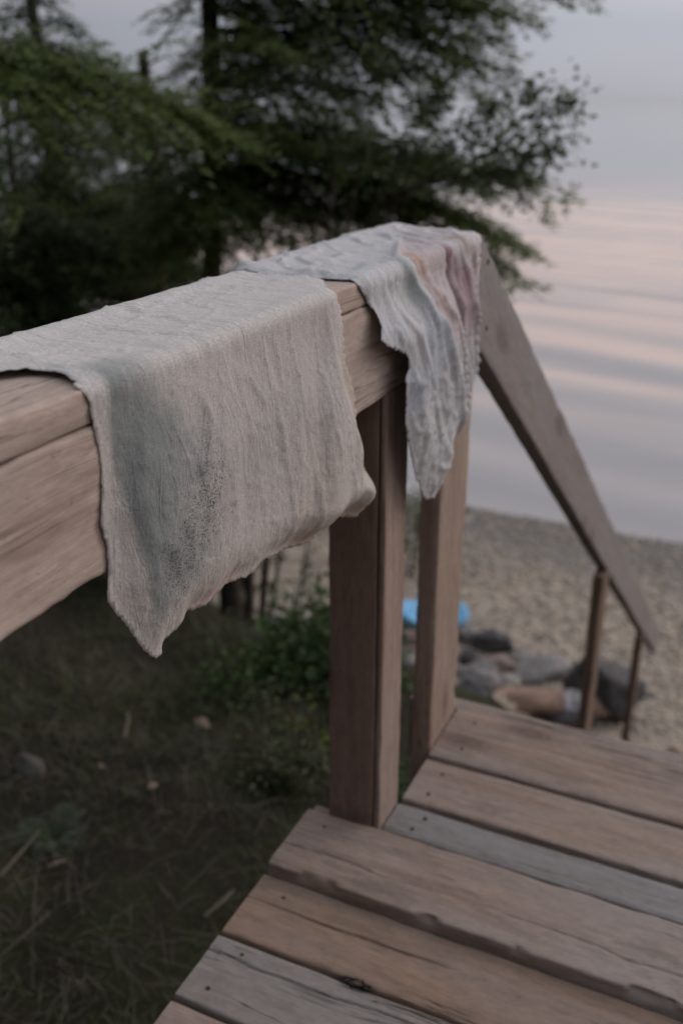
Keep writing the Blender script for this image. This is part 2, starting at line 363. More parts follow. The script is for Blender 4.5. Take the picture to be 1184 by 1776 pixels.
# ------------------------------------------------------------------ timber
def plank(name, parent, p0, p1, w, t, up, mat, rad=.004, amp=.0006, chip=0., seg=None, seed=0, sh0=(0, 0), sh1=(0, 0), bow=0, chipside=None, groove=None):
    """timber with origin at p0, local X to p1, width w on local Y, thickness t on local Z; sh = slanted end cuts"""
    p0 = Vector(p0); p1 = Vector(p1); L = (p1-p0).length; X = (p1-p0).normalized(); Zv = Vector(up); Zv = (Zv-X*Zv.dot(X)).normalized(); Yv = Zv.cross(X)
    MW = Matrix.Translation(p0) @ Matrix((X, Yv, Zv)).transposed().to_4x4()
    # cross-section
    cs = []
    def side(a, b, n): return [(a[0]+(b[0]-a[0])*i/n, a[1]+(b[1]-a[1])*i/n) for i in range(n)]
    hw, ht, r = w/2, t/2, rad
    n1 = max(2, int(w/(.0022 if groove else .010))); n2 = max(2, int(t/.008))
    for (cx, cz, a0, A, B, n) in ((hw-r, ht-r, 0, (hw-r, ht), (-hw+r, ht), n1), (-hw+r, ht-r, 90, (-hw, ht-r), (-hw, -ht+r), n2),
                                  (-hw+r, -ht+r, 180, (-hw+r, -ht), (hw-r, -ht), n1), (hw-r, -ht+r, 270, (hw, -ht+r), (hw, ht-r), n2)):
        for k in range(3):
            th = R(a0+22.5+k*22.5); cs.append((cx+r*math.cos(th), cz+r*math.sin(th)))
        cs += side(A, B, n)
    cs = np.array(cs); nc = len(cs)
    ns = seg or max(2, int(L/.012)); xs = np.linspace(0, L, ns+1)
    Xg, K = np.meshgrid(xs, np.arange(nc), indexing='ij')
    yc = cs[:, 0][K]; zc = cs[:, 1][K]
    ang = np.arctan2(zc/ht, yc/hw)
    nn = fbm(Xg*18, ang*4+seed*3.1, seed, 3)*amp+fbm(Xg*1.6, ang*.7+seed, seed+3, 2)*amp*1.8
    nrm = np.hypot(yc, zc)
    yo = yc+nn*np.sign(yc)*(np.abs(yc) > hw-r-1e-6); zo = zc+nn*(np.abs(zc) > ht-r-1e-6)*np.sign(zc)
    if chip:
        e = np.exp(-((hw-np.abs(yc))/.006)**2)*np.exp(-((ht-zc)/.010)**2)
        ch = chip*np.clip(fbm(Xg*30, yc*0+np.sign(yc)*5+seed, seed+11, 4)-.35, 0, 1)*e
        if chipside: ch = ch*(np.sign(yc) == chipside)
            
        yo = yo-np.sign(yc)*ch; zo = zo-ch*.7
        if chip > .008:                        # splintered front edge
            fr = (yc < -hw+.002)*sst(-.35, .3, fbm(Xg*2.2, yc*0+2, seed+4, 3)+.25*Xg); dz = (ht-zc)/t
            yo = yo+fr*(.0045*np.abs(vn(Xg*7, zc*260+vn(Xg*5, zc*0, 3), seed+20))+.004*np.clip(fbm(Xg*14, zc*90, seed+8, 3), 0, 1)*sst(.15, .5, dz))
    if groove:                                  # split running along the face
        gy0, gw, gd, gs = groove
        d = np.abs(yc-(gy0+.006*fbm(Xg*6, Xg*0+seed, 5, 3))); zo = zo-gd*np.exp(-(d/gw)**2)*(zc > ht-.001)*np.clip(.6+fbm(Xg*5, Xg*0, gs, 2), 0, 1)
    zo = zo+bow*np.sin(np.pi*Xg/L)
    f0 = 1-np.clip(Xg/L, 0, 1)
    Xo = Xg+f0**1*(sh0[0]*yc+sh0[1]*zc)+(1-f0)*(sh1[0]*yc+sh1[1]*zc)
    V = np.stack([Xo, yo, zo], -1).reshape(-1, 3)
    # keep shear only at the ends
    I, J = np.meshgrid(np.arange(ns), np.arange(nc), indexing='ij'); J2 = (J+1) % nc
    F = np.stack([(I*nc+J).ravel(), (I*nc+J2).ravel(), ((I+1)*nc+J2).ravel(), ((I+1)*nc+J).ravel()], 1)
    faces = [tuple(q[::-1]) for q in F]+[tuple(range(nc)), tuple(reversed([ns*nc+i for i in range(nc)]))]
    faces = [tuple(reversed(q)) for q in faces] if True else faces
    me = mesh(name, V, faces, False)
    me.polygons.foreach_set('use_smooth', [True]*len(F)+[False, False])
    import bmesh
    bm = bmesh.new(); bm.from_mesh(me); bmesh.ops.recalc_face_normals(bm, faces=bm.faces); bm.to_mesh(me); bm.free()
    me.update()
    try: me.set_sharp_from_angle(angle=R(38))
    except Exception: pass
    return obj(name, me, mat, parent, MW)

def nail(parent, x, y, z, r=.0035, n=(0, 0, 1)):
    ring = [(math.cos(i*math.pi/4)*r, math.sin(i*math.pi/4)*r) for i in range(8)]
    v = [(a, b, .0006) for a, b in ring]+[(a*1.1, b*1.1, -.003) for a, b in ring]; f = [tuple(range(8))]+[(i, i+8, (i+1) % 8+8, (i+1) % 8) for i in range(8)]
    q = Vector(n).to_track_quat('Z', 'Y').to_matrix().to_4x4()
    return obj('nail', mesh('nail', v, f), M['nail'], parent, Matrix.Translation((x, y, z)) @ q)

XF = -.495                                     # plane of the railing face that looks at the deck
ZT = .909                                      # top of the rail cap
deck = thing('wooden_deck', 'weathered brown plank deck with one thick raised board at the foot of the post', 'deck', (.3, .4, 0))
rows = [  # y0, y1, ztop, x0, thickness, material, chip, seed
    (-.90, -.765, 0, -.612, .030, 'deck', .0015, 1), (-.757, -.622, -.001, -.618, .030, 'deck_grey', .0015, 2), (-.612, -.477, .001, -.615, .03, 'deck', .0015, 3),
    (-.468, -.333, 0, -.612, .030, 'deck_brown', .0015, 4), (-.324, -.189, 0, -.617, .03, 'deck', .0015, 5), (-.18, -.045, .001, -.615, .03, 'deck_grey', .0015, 6),
    (-.036, .10, 0, -.612, .030, 'deck', .0015, 7), (.109, .244, 0, -.617, .03, 'deck_brown', .0015, 8), (.253, .388, .0, -.615, .03, 'deck', .0015, 9),
    (.397, .520, 0, -.612, .030, 'deck_grey', .0015, 10), (.529, .652, 0, -.612, .030, 'deck_brown', .0015, 12),
    (.660, .786, .001, -.614, .030, 'deck', .0015, 13),
    (.796, .911, .000, -.617, .030, 'deck_grey', .002, 14),
    (.921, 1.048, -.002, -.618, .030, 'deck_brown', .003, 15),
    (1.050, 1.193, .019, -.613, .045, 'deck', .012, 16),
    (1.217, 1.291, .000, XF+.003, .030, 'deck_blue', .002, 17),
    (1.304, 1.427, .000, XF+.004, .030, 'deck', .003, 18),
    (1.438, 1.604, .001, XF+.003, .030, 'deck', .002, 19)]
for i, (y0, y1, zt, x0, th, mk, chp, sd_) in enumerate(rows):
    gr = {15: (.012, .0018, .0055, 3), 14: (.030, .0016, .0045, 4), 16: (-.02, .0014, .003, 9)}.get(sd_)
    b = plank('deck_board', deck, (x0, (y0+y1)/2, zt-th/2), (1.25+.01*math.sin(sd_*3), (y0+y1)/2, zt-th/2), y1-y0, th, (0, 0, 1), M[mk], .0035, .0007, chp, seed=sd_, groove=gr, seg=320, chipside=-1)
    rr = random.Random(sd_)
    if y0 > .3:
        xs_ = [x0+.045, .02, .42]
        for xn in xs_:
            for fy in (.22, .78):
                nail(b, xn+rr.uniform(-.012, .012), y0+(y1-y0)*fy+rr.uniform(-.008, .008), zt, .0032)
plank('rim_board', deck, (XF-.1, 1.627, -.075), (1.25, 1.627, -.075), .038, .14, (0, 0, 1), M['deck'], .004, .0008, seed=31)
for jx in (-.56, -.02, .55, 1.18):
    plank('joist', deck, (jx, -.88, -.105), (jx, 1.19 if jx < -.4 else 1.605, -.105), .038, .14, (0, 0, 1), M['post'], .004, .0008, seed=33)
plank('joist_end', deck, (-.622, 1.222, -.035), (-.590, 1.222, -.035), .04, .05, (0, 0, 1), M['deck'], .005, .0015, .006, seed=37)
for (fx, fy) in ((-.56, -.7), (1.18, -.7), (1.18, 1.5), (-.40, 1.5)):
    zg = float(gz(fx, fy))-.2
    plank('footing_post', deck, (fx, fy, zg), (fx, fy, -.177), .089, .089, (0, 1, 0), M['post'], .005, .0008, seed=35)

rl = thing('deck_railing', 'pale timber railing of a flat cap over a deep beam on two brown posts', 'railing', (XF, .4, 0))
plank('cap', rl, (XF-.0725-.001, -.9, ZT-.016), (XF-.0725-.001, 1.596, ZT-.016), .147, .032, (0, 0, 1), M['rail'], .004, .0006, .002, seed=41)
plank('beam', rl, (XF-.0195, -.9, ZT-.0335-.0655), (XF-.0195, 1.594, ZT-.0335-.0655), .131, .039, (1, 0, 0), M['rail'], .004, .0008, .003, seed=42, groove=(.012, .0016, .004, 6))
pst = plank('post', rl, (XF-.0505, 1.253, -1.05), (XF-.0505, 1.253, .7435), .089, .077, (1, 0, 0), M['post'], .003, .0006, .002, seed=43)
plank('lit_edge_slab', pst, (XF-.0058, 1.2535, -1.05), (XF-.0058, 1.2535, .7425), .088, .0108, (1, 0, 0), M['post_lit'], .0045, .0006, .001, seed=46)  # added slab for the post's seam and lit edge, light put into its colour
ps2 = plank('post', rl, (XF-.0195, 1.5215, -1.1), (XF-.0195, 1.5215, .7435), .143, .038, (1, 0, 0), M['post_far'], .004, .0008, .003, seed=44)
plank('post', rl, (XF-.044, -.55, -.75), (XF-.044, -.55, .7435), .089, .089, (1, 0, 0), M['post'], .006, .0008, .003, seed=45)

SL = .690; TH = math.atan(SL)
sr = thing('stair_railing', 'long sloping plank handrail running down to the beach on two thin posts', 'railing', (XF, 3.4, -1.2))
y0, y1 = 1.600, 5.75
zc = lambda y: .905-.085-SL*(y-1.6)            # centre line height
tn = math.tan(TH)
hr = plank('handrail', sr, (XF-.0195, y0, zc(y0)), (XF-.0195, y1, zc(y1)), .146, .038, (1, 0, 0), M['stair_rail'], .004, .0007, .002, seed=51, sh0=(-tn, 0), sh1=(-tn*.2, 0))
for (yy, zz) in ((1.64, .86), (1.655, .745)): nail(hr, XF+.0002, yy, zz, .0045, (1, 0, 0))
for k, (ya, yb) in enumerate(((3.27, 3.41), (4.80, 4.89))):
    yc = (ya+yb)/2; zt = zc(yc)-.073/math.cos(TH)-.002
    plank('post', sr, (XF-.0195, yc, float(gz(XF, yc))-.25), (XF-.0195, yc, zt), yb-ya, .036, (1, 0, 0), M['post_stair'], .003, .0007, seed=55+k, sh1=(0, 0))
st = thing('stairs', 'timber stairs dropping from the deck edge to the beach', 'stairs', (.4, 2.6, -2))
ns_ = 14
for i in range(ns_):
    ya = 1.652+.262*i; z = -.205-.190*i
    if z < -2.85: break
    plank('tread', st, (XF+.045, ya+.135, z-.019), (1.2, ya+.135, z-.019), .255, .036, (0, 0, 1), M['deck'], .004, .0006, .002, seg=40, seed=60+i)
for xs_ in (XF+.022, 1.225):
    plank('stringer', st, (xs_, 1.66, -.32), (xs_, 1.66+3.62, -.32-3.62*.725), .235, .036, (1, 0, 0), M['post'], .004, .0006, seg=40, seed=80, sh0=(-.7, 0), sh1=(-.7, 0))

# ------------------------------------------------------------------ cloths
XB = -.652
def smooth_poly(P, step, seed, fray):
    """dense closed outline; fray(i) = ragged amount at vertex i"""
    out = []; n = len(P); P = [np.array(p, float) for p in P]
    for i in range(n):
        p0, p1, p2, p3 = P[i-1], P[i], P[(i+1) % n], P[(i+2) % n]
        L = np.linalg.norm(p2-p1); k = max(1, int(L/step)); 
        for j in range(k):
            t = j/k
            q = .5*((2*p1)+(-p0+p2)*t+(2*p0-5*p1+4*p2-p3)*t*t+(-p0+3*p1-3*p2+p3)*t**3)
            lin = p1+(p2-p1)*t; q = .6*q+.4*lin
            tg = (p2-p1)/max(L, 1e-9); nr = np.array([tg[1], -tg[0]])
            s = len(out)
            fr = fray[i]
            q = q+nr*fr*(.8*vn(s*.55, 0., seed)+.7*vn(s*1.3, 3., seed)+.6*vn(s*.08, 5., seed))
            out.append(q)
    return np.array(out)
def poly_dist(P, Q):
    d = np.full(len(P), 9.)
    A = Q; B = np.roll(Q, -1, 0)
    for a, b in zip(A[::2], np.roll(Q[::2], -1, 0)):
        ab = b-a; L = ab@ab+1e-12; t = np.clip(((P-a)@ab)/L, 0, 1); dd = np.hypot(*(P-a-t[:, None]*ab).T); d = np.minimum(d, dd)
    return d
RC = .010
A_OFF = RC*math.pi/2
def a_front(z): return (ZT-RC-z)+A_OFF
def a_top(x): return x-(XF-RC)
A_BACK = a_top(XB+RC)                            # beyond this: down the back
def drape(u, a, wn):
    """unrolled cloth coordinates -> world, wn = offset along the outward normal"""
    x = np.empty_like(u); z = np.empty_like(u); nx = np.empty_like(u); nz = np.empty_like(u)
    top = (a <= 0) & (a >= A_BACK); fr = a > A_OFF; ar = (a > 0) & ~fr; bk = a < A_BACK; 
    x[top] = XF-RC+a[top]; z[top] = ZT; nx[top] = 0; nz[top] = 1
    th = a[ar]/RC; x[ar] = XF-RC+RC*np.sin(th); z[ar] = ZT-RC+RC*np.cos(th); nx[ar] = np.sin(th); nz[ar] = np.cos(th)
    x[fr] = XF; z[fr] = ZT-RC-(a[fr]-A_OFF); nx[fr] = 1; nz[fr] = 0
    ab = A_BACK-a; ba = bk & (ab <= A_OFF); th = ab[ba]/RC
    x[ba] = XB+RC-RC*np.sin(th); z[ba] = ZT-RC+RC*np.cos(th); nx[ba] = -np.sin(th); nz[ba] = np.cos(th)
    bb = bk & (ab > A_OFF); x[bb] = XB; z[bb] = ZT-RC-(ab[bb]-A_OFF); nx[bb] = -1; nz[bb] = 0
    return np.stack([x+nx*wn, u, z+nz*wn], 1)
def ridge(n, p): return np.clip(1-np.abs(n), 0, 1)**p
def cloth(name, outline, fray, step, wn_fn, col_fn, mat, label, group, seed):
    Q = smooth_poly(outline, .0022, seed, fray)
    lo = Q.min(0); hi = Q.max(0)
    gu = np.arange(lo[0], hi[0], step); ga = np.arange(lo[1], hi[1], step)
    U, A = np.meshgrid(gu, ga, indexing='ij'); A = A+(np.arange(len(gu)) % 2)[:, None]*step/2
    P = np.stack([U.ravel(), A.ravel()], 1)
    # inside test
    ins = np.zeros(len(P), bool); B = np.roll(Q, -1, 0)
    for (x1, y1_), (x2, y2_) in zip(Q, B):
        c = ((y1_ > P[:, 1]) != (y2_ > P[:, 1]))
        if c.any():
            xi = (x2-x1)*(P[:, 1]-y1_)/((y2_-y1_) if y2_ != y1_ else 1e-12)+x1; ins ^= c & (P[:, 0] < xi)
    P = P[ins]; d = poly_dist(P, Q); P = P[d > step*.55]
    allp = np.concatenate([Q, P]); nq = len(Q)
    res = delaunay_2d_cdt([Vector(p) for p in allp], [], [list(range(nq))], 1, 1e-6)
    vv = np.array([tuple(p) for p in res[0]]); ff = np.array([f for f in res[2] if len(f) == 3])
    d = poly_dist(vv, Q)
    W = wn_fn(vv[:, 0], vv[:, 1], d)
    X3 = drape(vv[:, 0], vv[:, 1], W)
    me = fast_mesh(name, X3, ff, True)
    col = np.clip(col_fn(vv[:, 0], vv[:, 1], d), 0, 1)        # rgb + speckle mask
    ca = me.color_attributes.new('dye', 'FLOAT_COLOR', 'POINT'); ca.data.foreach_set('color', col.astype(np.float32).ravel())
    uv = me.uv_layers.new(name='UVMap'); li = np.empty(len(me.loops), np.int32); me.loops.foreach_get('vertex_index', li)
    if len(me.vertices) == len(vv): uv.data.foreach_set('uv', vv[li].astype(np.float32).ravel())
    # outward normals
    o = obj(name, me, mat)
    import bmesh
    bm = bmesh.new(); bm.from_mesh(me); bm.normal_update()
    c = sum((f.normal.z+f.normal.x) for f in bm.faces)
    if c < 0: bmesh.ops.reverse_faces(bm, faces=bm.faces)
    bm.to_mesh(me); bm.free()
    md = o.modifiers.new('thick', 'SOLIDIFY'); md.thickness = .0007; md.offset = 1
    tag(o, label, 'cloth', group)
    return o, Q
def cloth_mat(name, spec_col):
    m, t, b = new_mat(name); g = G(t)
    dye = g.n('ShaderNodeAttribute', attribute_name='dye')
    uv = g.n('ShaderNodeUVMap').outputs[0]
    w1 = g.noise(g.map(uv, (900, 150, 1)), 1., 2, .6); w2 = g.noise(g.map(uv, (150, 900, 1)), 1., 2, .6)
    wv = g.math('ADD', w1, w2)
    f = g.ramp(g.math('MULTIPLY', wv, .5), [(.36, BW(.74)), (.64, BW(1.16))])
    col = g.mix(1., dye.outputs['Color'], f, 'MULTIPLY')
    sp = g.noise(uv, 640, 2, .6); sp2 = g.noise(uv, 230, 3, .6); dens = g.noise(uv, 26, 4, .6)
    th = g.math('SUBTRACT', .80, g.math('MULTIPLY', dye.outputs['Alpha'], .275))
    th = g.math('ADD', th, g.math('MULTIPLY', g.math('SUBTRACT', .5, dens), .3))
    s = g.math('MULTIPLY', g.math('GREATER_THAN', g.math('ADD', g.math('MULTIPLY', sp, .7), g.math('MULTIPLY', sp2, .3)), th), .8)
    col = g.mix(s, col, spec_col)
    t.links.new(col, b.inputs['Base Color']); b.inputs['Roughness'].default_value = .95; b.inputs['Specular IOR Level'].default_value = .12
    b.inputs['Sheen Weight'].default_value = .12
    bn = g.math('ADD', g.noise(g.map(uv, (45, 12, 1)), 1., 4, .55, .6), g.math('MULTIPLY', g.noise(g.map(uv, (190, 60, 1)), 1., 3, .6, 1.2), .35))
    def rdg(sx, sy, off, pw, dist):
        n = g.noise(g.map(uv, (sx, sy, 1), (off, off*.7, 0)), 1., 2, .5, dist)
        r = g.math('SUBTRACT', 1., g.math('ABSOLUTE', g.math('MULTIPLY', g.math('SUBTRACT', n, .5), 7.)))
        return g.math('POWER', g.n('ShaderNodeClamp', {0: r}).outputs[0], pw)
    cz = g.math('ADD', g.math('MULTIPLY', rdg(19, 6, 3, 3.5, 1.0), .42), g.math('MULTIPLY', rdg(48, 24, 11, 2.5, 1.6), .16))
    cz = g.math('MULTIPLY', cz, g.ramp(g.noise(uv, 14, 3, .6), [(.42, BW(.15)), (.6, BW(1))]))
    h = g.math('ADD', g.math('ADD', g.math('MULTIPLY', wv, .2), bn), cz)
    bp = g.n('ShaderNodeBump', {'Height': h, 'Distance': .0022, 'Strength': .9}); t.links.new(bp.outputs[0], b.inputs['Normal'])
    tr = g.n('ShaderNodeBsdfTranslucent', {0: col}); ms = g.n('ShaderNodeMixShader', {0: .12, 1: b.outputs[0], 2: tr.outputs[0]})
    t.links.new(ms.outputs[0], t.nodes['Material Output'].inputs[0]); return m

def fpt(px, py, off=.006):
    p = onx(px, py, XF+off); return (p[1], a_front(p[2]))
def tpt(px, py, off=.004):
    p = onz(px, py, ZT+off); return (p[1], min(a_top(p[0]), A_OFF*.3))
# --- cloth 1 (nearest): linen with a green-grey dye patch
front1 = [(585, 502), (594, 547), (599, 603), (605, 648), (616, 692), (625, 748), (619, 779), (640, 815), (630, 854), (621, 895), (583, 897), (566, 918), (552, 940),
          (535, 950), (510, 955), (485, 965), (463, 974), (440, 999), (401, 1013), (378, 1036), (357, 1054), (329, 1061), (318, 1085), (285, 1114), (281, 1135),
          (270, 1141), (251, 1127), (223, 1085), (192, 1046), (193, 1000), (191, 954), (180, 910), (181, 854), (177, 798), (170, 759), (159, 703), (146, 674)]
o1 = [tpt(395, 472), tpt(450, 474), tpt(510, 477), tpt(555, 482)]+[fpt(*p, {6: 0, 7: -.005, 8: -.010, 9: -.011, 10: -.010, 11: -.006, 12: -.002}.get(i, .004)) for i, p in enumerate(front1)]
lt = [(128, 660), (100, 650), (50, 646), (0, 652)]
o1 += [tpt(*p) for p in lt]
u_l = o1[-1][0]
o1 += [(u_l-.02, A_BACK+.04), (u_l-.03, A_BACK-.03), (u_l+.02, A_BACK-.14), (u_l+.15, A_BACK-.16), (u_l+.35, A_BACK-.13), (o1[0][0]-.02, A_BACK-.15), (o1[0][0]-.01, A_BACK-.04)]
fray1 = [.0010]*len(o1)
for i in range(3, 13): fray1[i] = .0030
def wn1(u, a, d):
    fr = sst(0, .05, a); tp = 1-sst(-.02, .01, a)
    wu = u+.02*vn(u*9, a*6, 40)
    # long soft folds that fan out below the rail edge
    f1 = vn(wu*20+a*4, a*1.6, 1)*.0042*fr*(1-.3*sst(.1, .3, a))
    f2 = ridge(vn(wu*34-a*7, a*2.6, 2)*2.0, 6)*.0026*fr*sst(.5, .9, u)
    f3 = ridge(vn(wu*62+a*18, a*6, 5)*2.2, 7)*.0018*fr
    f6 = ridge(vn(wu*24-a*40, a*24+u*12, 12)*2.6, 8)*.0014*sst(.02, .1, a)
    f4 = vn(u*60, a*22, 6)*.0007+vn(u*170, a*60, 7)*.00035
    f5 = ridge(vn(u*16+3, a*45+u*10, 8)*2.2, 6)*.0024*tp                     # creases along the top
    blg = .010*sst(.02, .12, a)*sst(.0, .05, d)*(1-.3*sst(.30, .45, a))
    blg2 = .016*np.exp(-((u-1.03)/.12)**2)*sst(.06, .2, a)*sst(.012, .050, d)  # belly before the far hem
    below = sst(.165, .20, a)
    curl = -(.004+.011*sst(.85, 1.0, u))*(1-sst(0, .028, d))*below*sst(.62, .75, u)
    lift = .004*tp*np.exp(-((u-.60)/.05)**2)
    back = .004*np.exp(-((a-A_BACK)/.02)**2)
    damp = .35+.65*sst(0, .02, d)
    e_ = sst(0, .02, d)
    return .0022+.0018*e_+(f1+f2+f3+f6)*damp+f4+f5+blg+blg2+curl+lift+back
def lerp(c, d, k): return c+(np.array(d)-c)*k[:, None]
def col1(u, a, d):
    n = fbm(u*9, a*9, 21); c = np.tile(np.array([.53, .50, .475]), (len(u), 1))
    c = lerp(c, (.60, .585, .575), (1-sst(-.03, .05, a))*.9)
    c = lerp(c, (.41, .395, .38), np.exp(-((u-.86)/.16)**2-((a-.12)/.09)**2)*np.clip(.7+.4*n, 0, 1)*.8)
    c = lerp(c, (.53, .44, .365), np.clip(.35*n, 0, .5)*sst(.08, .2, a))
    # green-grey dye: a band falling from the rail edge, spreading into a dirty patch
    ap = np.clip(a, 0, 1)
    uL = .614+.16*np.clip(ap-.07, 0, 1)+.004*n; uR = .652+.85*np.minimum(ap, .075)-1.4*np.clip(ap-.20, 0, 1)+.012*n
    k = sst(-.004, .008, u-uL)*(1-sst(-.034, .040, u-uR))*sst(-.03, .02, a+.010*n)*(1-sst(.22, .29, a+.02*n))
    c = lerp(c, (.155, .19, .19), np.clip(k*(.88+.22*n-.8*np.clip(a-.12, 0, 1)), 0, .9))
    k2 = np.exp(-((u-.72)/.10)**2-((a-.17)/.10)**2)*np.clip(.55+.45*n, 0, 1)
    c = lerp(c, (.33, .335, .33), k2*.6)
    c = lerp(c, (.20, .215, .24), np.exp(-((u-.719)/.010)**2-((a-.115)/.008)**2)*.75)
    c = lerp(c, (.50, .42, .35), (1-sst(.012, .030, d+.006*n))*sst(.05, .12, a)*sst(.93, 1.03, u)*.85)
    c = lerp(c, (.62, .42, .33), (1-sst(0, .05, d))*sst(.14, .3, a)*np.clip(.4+n*.6, 0, 1)*.5)
    sp = .12+.85*np.exp(-((u-.675)/.05)**2-((a-.20)/.07)**2)+.55*np.exp(-((u-.735)/.04)**2-((a-.12)/.07)**2)+.3*np.exp(-((u-.78)/.10)**2-((a-.17)/.1)**2)
    sp *= (a > -.2)
    return np.concatenate([c, np.clip(sp, 0, 1)[:, None]], 1)
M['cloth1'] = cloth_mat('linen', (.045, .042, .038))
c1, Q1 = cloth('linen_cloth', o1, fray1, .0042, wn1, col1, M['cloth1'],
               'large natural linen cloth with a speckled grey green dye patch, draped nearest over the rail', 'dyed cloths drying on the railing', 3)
# --- cloth 2: thin white cloth with mauve streaks
front2 = [(622, 496), (632, 514), (643, 536), (657, 553), (661, 575), (661, 591), (687, 606), (707, 621), (708, 641), (703, 659), (704, 694), (703, 733), (709, 777), (718, 821),
          (727, 847), (738, 866), (753, 863), (761, 843), (769, 812), (771, 786), (788, 746), (802, 707), (813, 667), (824, 641), (828, 606), (829, 558), (830, 492), (831, 440)]
def off2(u, a): return .0022+.026*sst(.02, .10, a)*(1-.92*sst(1.34, 1.48, u-.25*a))
def fpt2(px, py):
    off = .01
    for _ in range(12): u, a = fpt(px, py, off); off = .5*off+.5*float(off2(u, a))
    return fpt(px, py, off)
o2 = [tpt(404, 468, .008), tpt(440, 470, .008), tpt(481, 475, .006), tpt(534, 478, .006), tpt(591, 481, .005), tpt(612, 483, .004)]+[fpt2(*p) for p in front2]
o2 += [(1.600, -.03), (1.602, A_BACK+.03), (1.603, A_BACK-.05), (1.56, A_BACK-.14), (1.40, A_BACK-.16), (1.28, A_BACK-.12), (o2[0][0]+.03, A_BACK-.10), (o2[0][0], A_BACK-.03)]
fray2 = [.0024]*len(o2)
def bnd2(a): return 1.262+.56*np.clip(a, 0, 1)+2.6*np.clip(-a, 0, 1)
def wn2(u, a, d):
    fr = sst(.0, .05, a); tp = 1-sst(-.02, .01, a); e = u-bnd2(a)-.004*vn(a*30, a*0, 3)
    wu = u+.015*vn(u*12, a*9, 50)-.35*np.clip(a, 0, 1)
    f1 = vn(wu*22, a*3, 31)*.007*fr
    f2 = ridge(vn(wu*36, a*5, 33)*1.9, 3)*.009*fr*(.5+.5*sst(-.01, .02, e))
    f3 = ridge(vn(wu*60, a*13, 35)*2, 4)*.0045*sst(-.02, .03, a)
    f7 = ridge(vn(wu*70+a*40, a*45, 36)*2, 5)*.0030*sst(.12, .2, a)
    f4 = ridge(vn(u*26+a*20, a*20, 37)*1.9, 4)*.0050*tp
    f5 = vn(u*90, a*60, 38)*.0012
    blg = .014*sst(.04, .15, a)*sst(0, .05, d)*(1-.9*sst(1.40, 1.52, u))
    fold = .007*(1-sst(-.002, .010, e))*sst(-.030, -.005, e)*sst(-.10, -.02, a)*(1-sst(.28, .36, a))      # the white layer overlaps the mauve one
    crease = -.012*ridge((u-1.412-.25*a)/.016, 2)*(np.abs(u-1.412-.25*a) < .016)*sst(-.004, .02, a)*(1-sst(.10, .17, a))
    back = .006*np.exp(-((a-A_BACK)/.03)**2)
    e_ = sst(0, .018, d)
    return off2(u, a)+.004*e_+(f1+f2+f3+f7)*(.25+.75*sst(0, .015, d))+f4*e_+f5*(.3+.7*e_)+blg+fold+crease+back
def col2(u, a, d):
    n = fbm(u*12, a*12, 41); n2 = fbm(u*45, a*12, 43); e = u-bnd2(a)
    c = np.tile(np.array([.56, .56, .575]), (len(u), 1))
    wh = 1-sst(-.004, .004, e)
    c = lerp(c, (.42, .47, .54), wh*np.clip(.35+.5*n, 0, .7)*sst(.03, .07, a)*(1-sst(.16, .22, a)))
    c = lerp(c, (.42, .47, .46), wh*np.exp(-((u-1.255)/.022)**2-((a-.035)/.025)**2)*.75)
    c = lerp(c, (.30, .34, .40), wh*np.exp(-((u-1.20-1.*a)/.05)**2-((a+.025+.2*(u-1.2))/.007)**2)*.7)
    c = lerp(c, (.50, .415, .425), (1-wh)*(1-sst(.11, .20, a+.04*n))*np.clip(.75+.3*n2, 0, 1)*.85)
    c = lerp(c, (.62, .60, .61), sst(1.505, 1.54, u-1.0*np.clip(a, 0, .06))*(1-sst(.13, .2, a))*.8)
    k = sst(1.408, 1.416, u-.22*a)*(1-sst(-.012, .012, u-1.418-1.75*np.minimum(a, .06)))*sst(-.004, .012, a)*(1-sst(.09, .16, a+.02*n2))
    c = lerp(c, (.33, .215, .245), np.clip(k*(.75+.25*n2), 0, .92))
    c = lerp(c, (.50, .33, .20), (1-wh)*np.exp(-((u-1.297)/.016)**2-((a-.004)/.022)**2)*.8)
    c = lerp(c, (.36, .24, .20), (1-wh)*np.exp(-((u-1.292-.5*a)/.010)**2)*sst(.0, .03, a)*(1-sst(.07, .12, a))*.6)
    c = lerp(c, (.27, .26, .18), np.exp(-((u-1.495)/.020)**2-((a-.0)/.020)**2)*.7)
    return np.concatenate([c, np.full((len(u), 1), .03)], 1)
M['cloth2'] = cloth_mat('thin_cloth', (.2, .2, .2))
c2, Q2 = cloth('cotton_cloth', o2, fray2, .0042, wn2, col2, M['cloth2'],
               'smaller white cotton rag with mauve streaks and a frayed tail, on the rail end', 'dyed cloths drying on the railing', 9)
# loose threads at the hems
def tube(pts, rads, n=6):
    pts = [np.array(p, float) for p in pts]; V = []; F = []
    for i, p in enumerate(pts):
        d = pts[min(i+1, len(pts)-1)]-pts[max(i-1, 0)]; d = d/(np.linalg.norm(d)+1e-9)
        a = np.cross(d, (0, 0, 1.) if abs(d[2]) < .9 else (1., 0, 0)); a /= np.linalg.norm(a); b = np.cross(d, a)
        for k in range(n):
            t = 2*math.pi*k/n; V.append(p+rads[i]*(math.cos(t)*a+math.sin(t)*b))
    for i in range(len(pts)-1):
        for k in range(n): F.append((i*n+k, i*n+(k+1) % n, (i+1)*n+(k+1) % n, (i+1)*n+k))
    return V, F
p = onx(765, 815, XF+.012)
v, f = tube([p+np.array([.0, .0, .0]), p+np.array([.002, .006, -.025]), p+np.array([.002, .012, -.055]), p+np.array([.004, .034, -.095])], [.0004]*4, 4)
obj('loose_thread', mesh('loose_thread', v, f), M['thread'], c2)

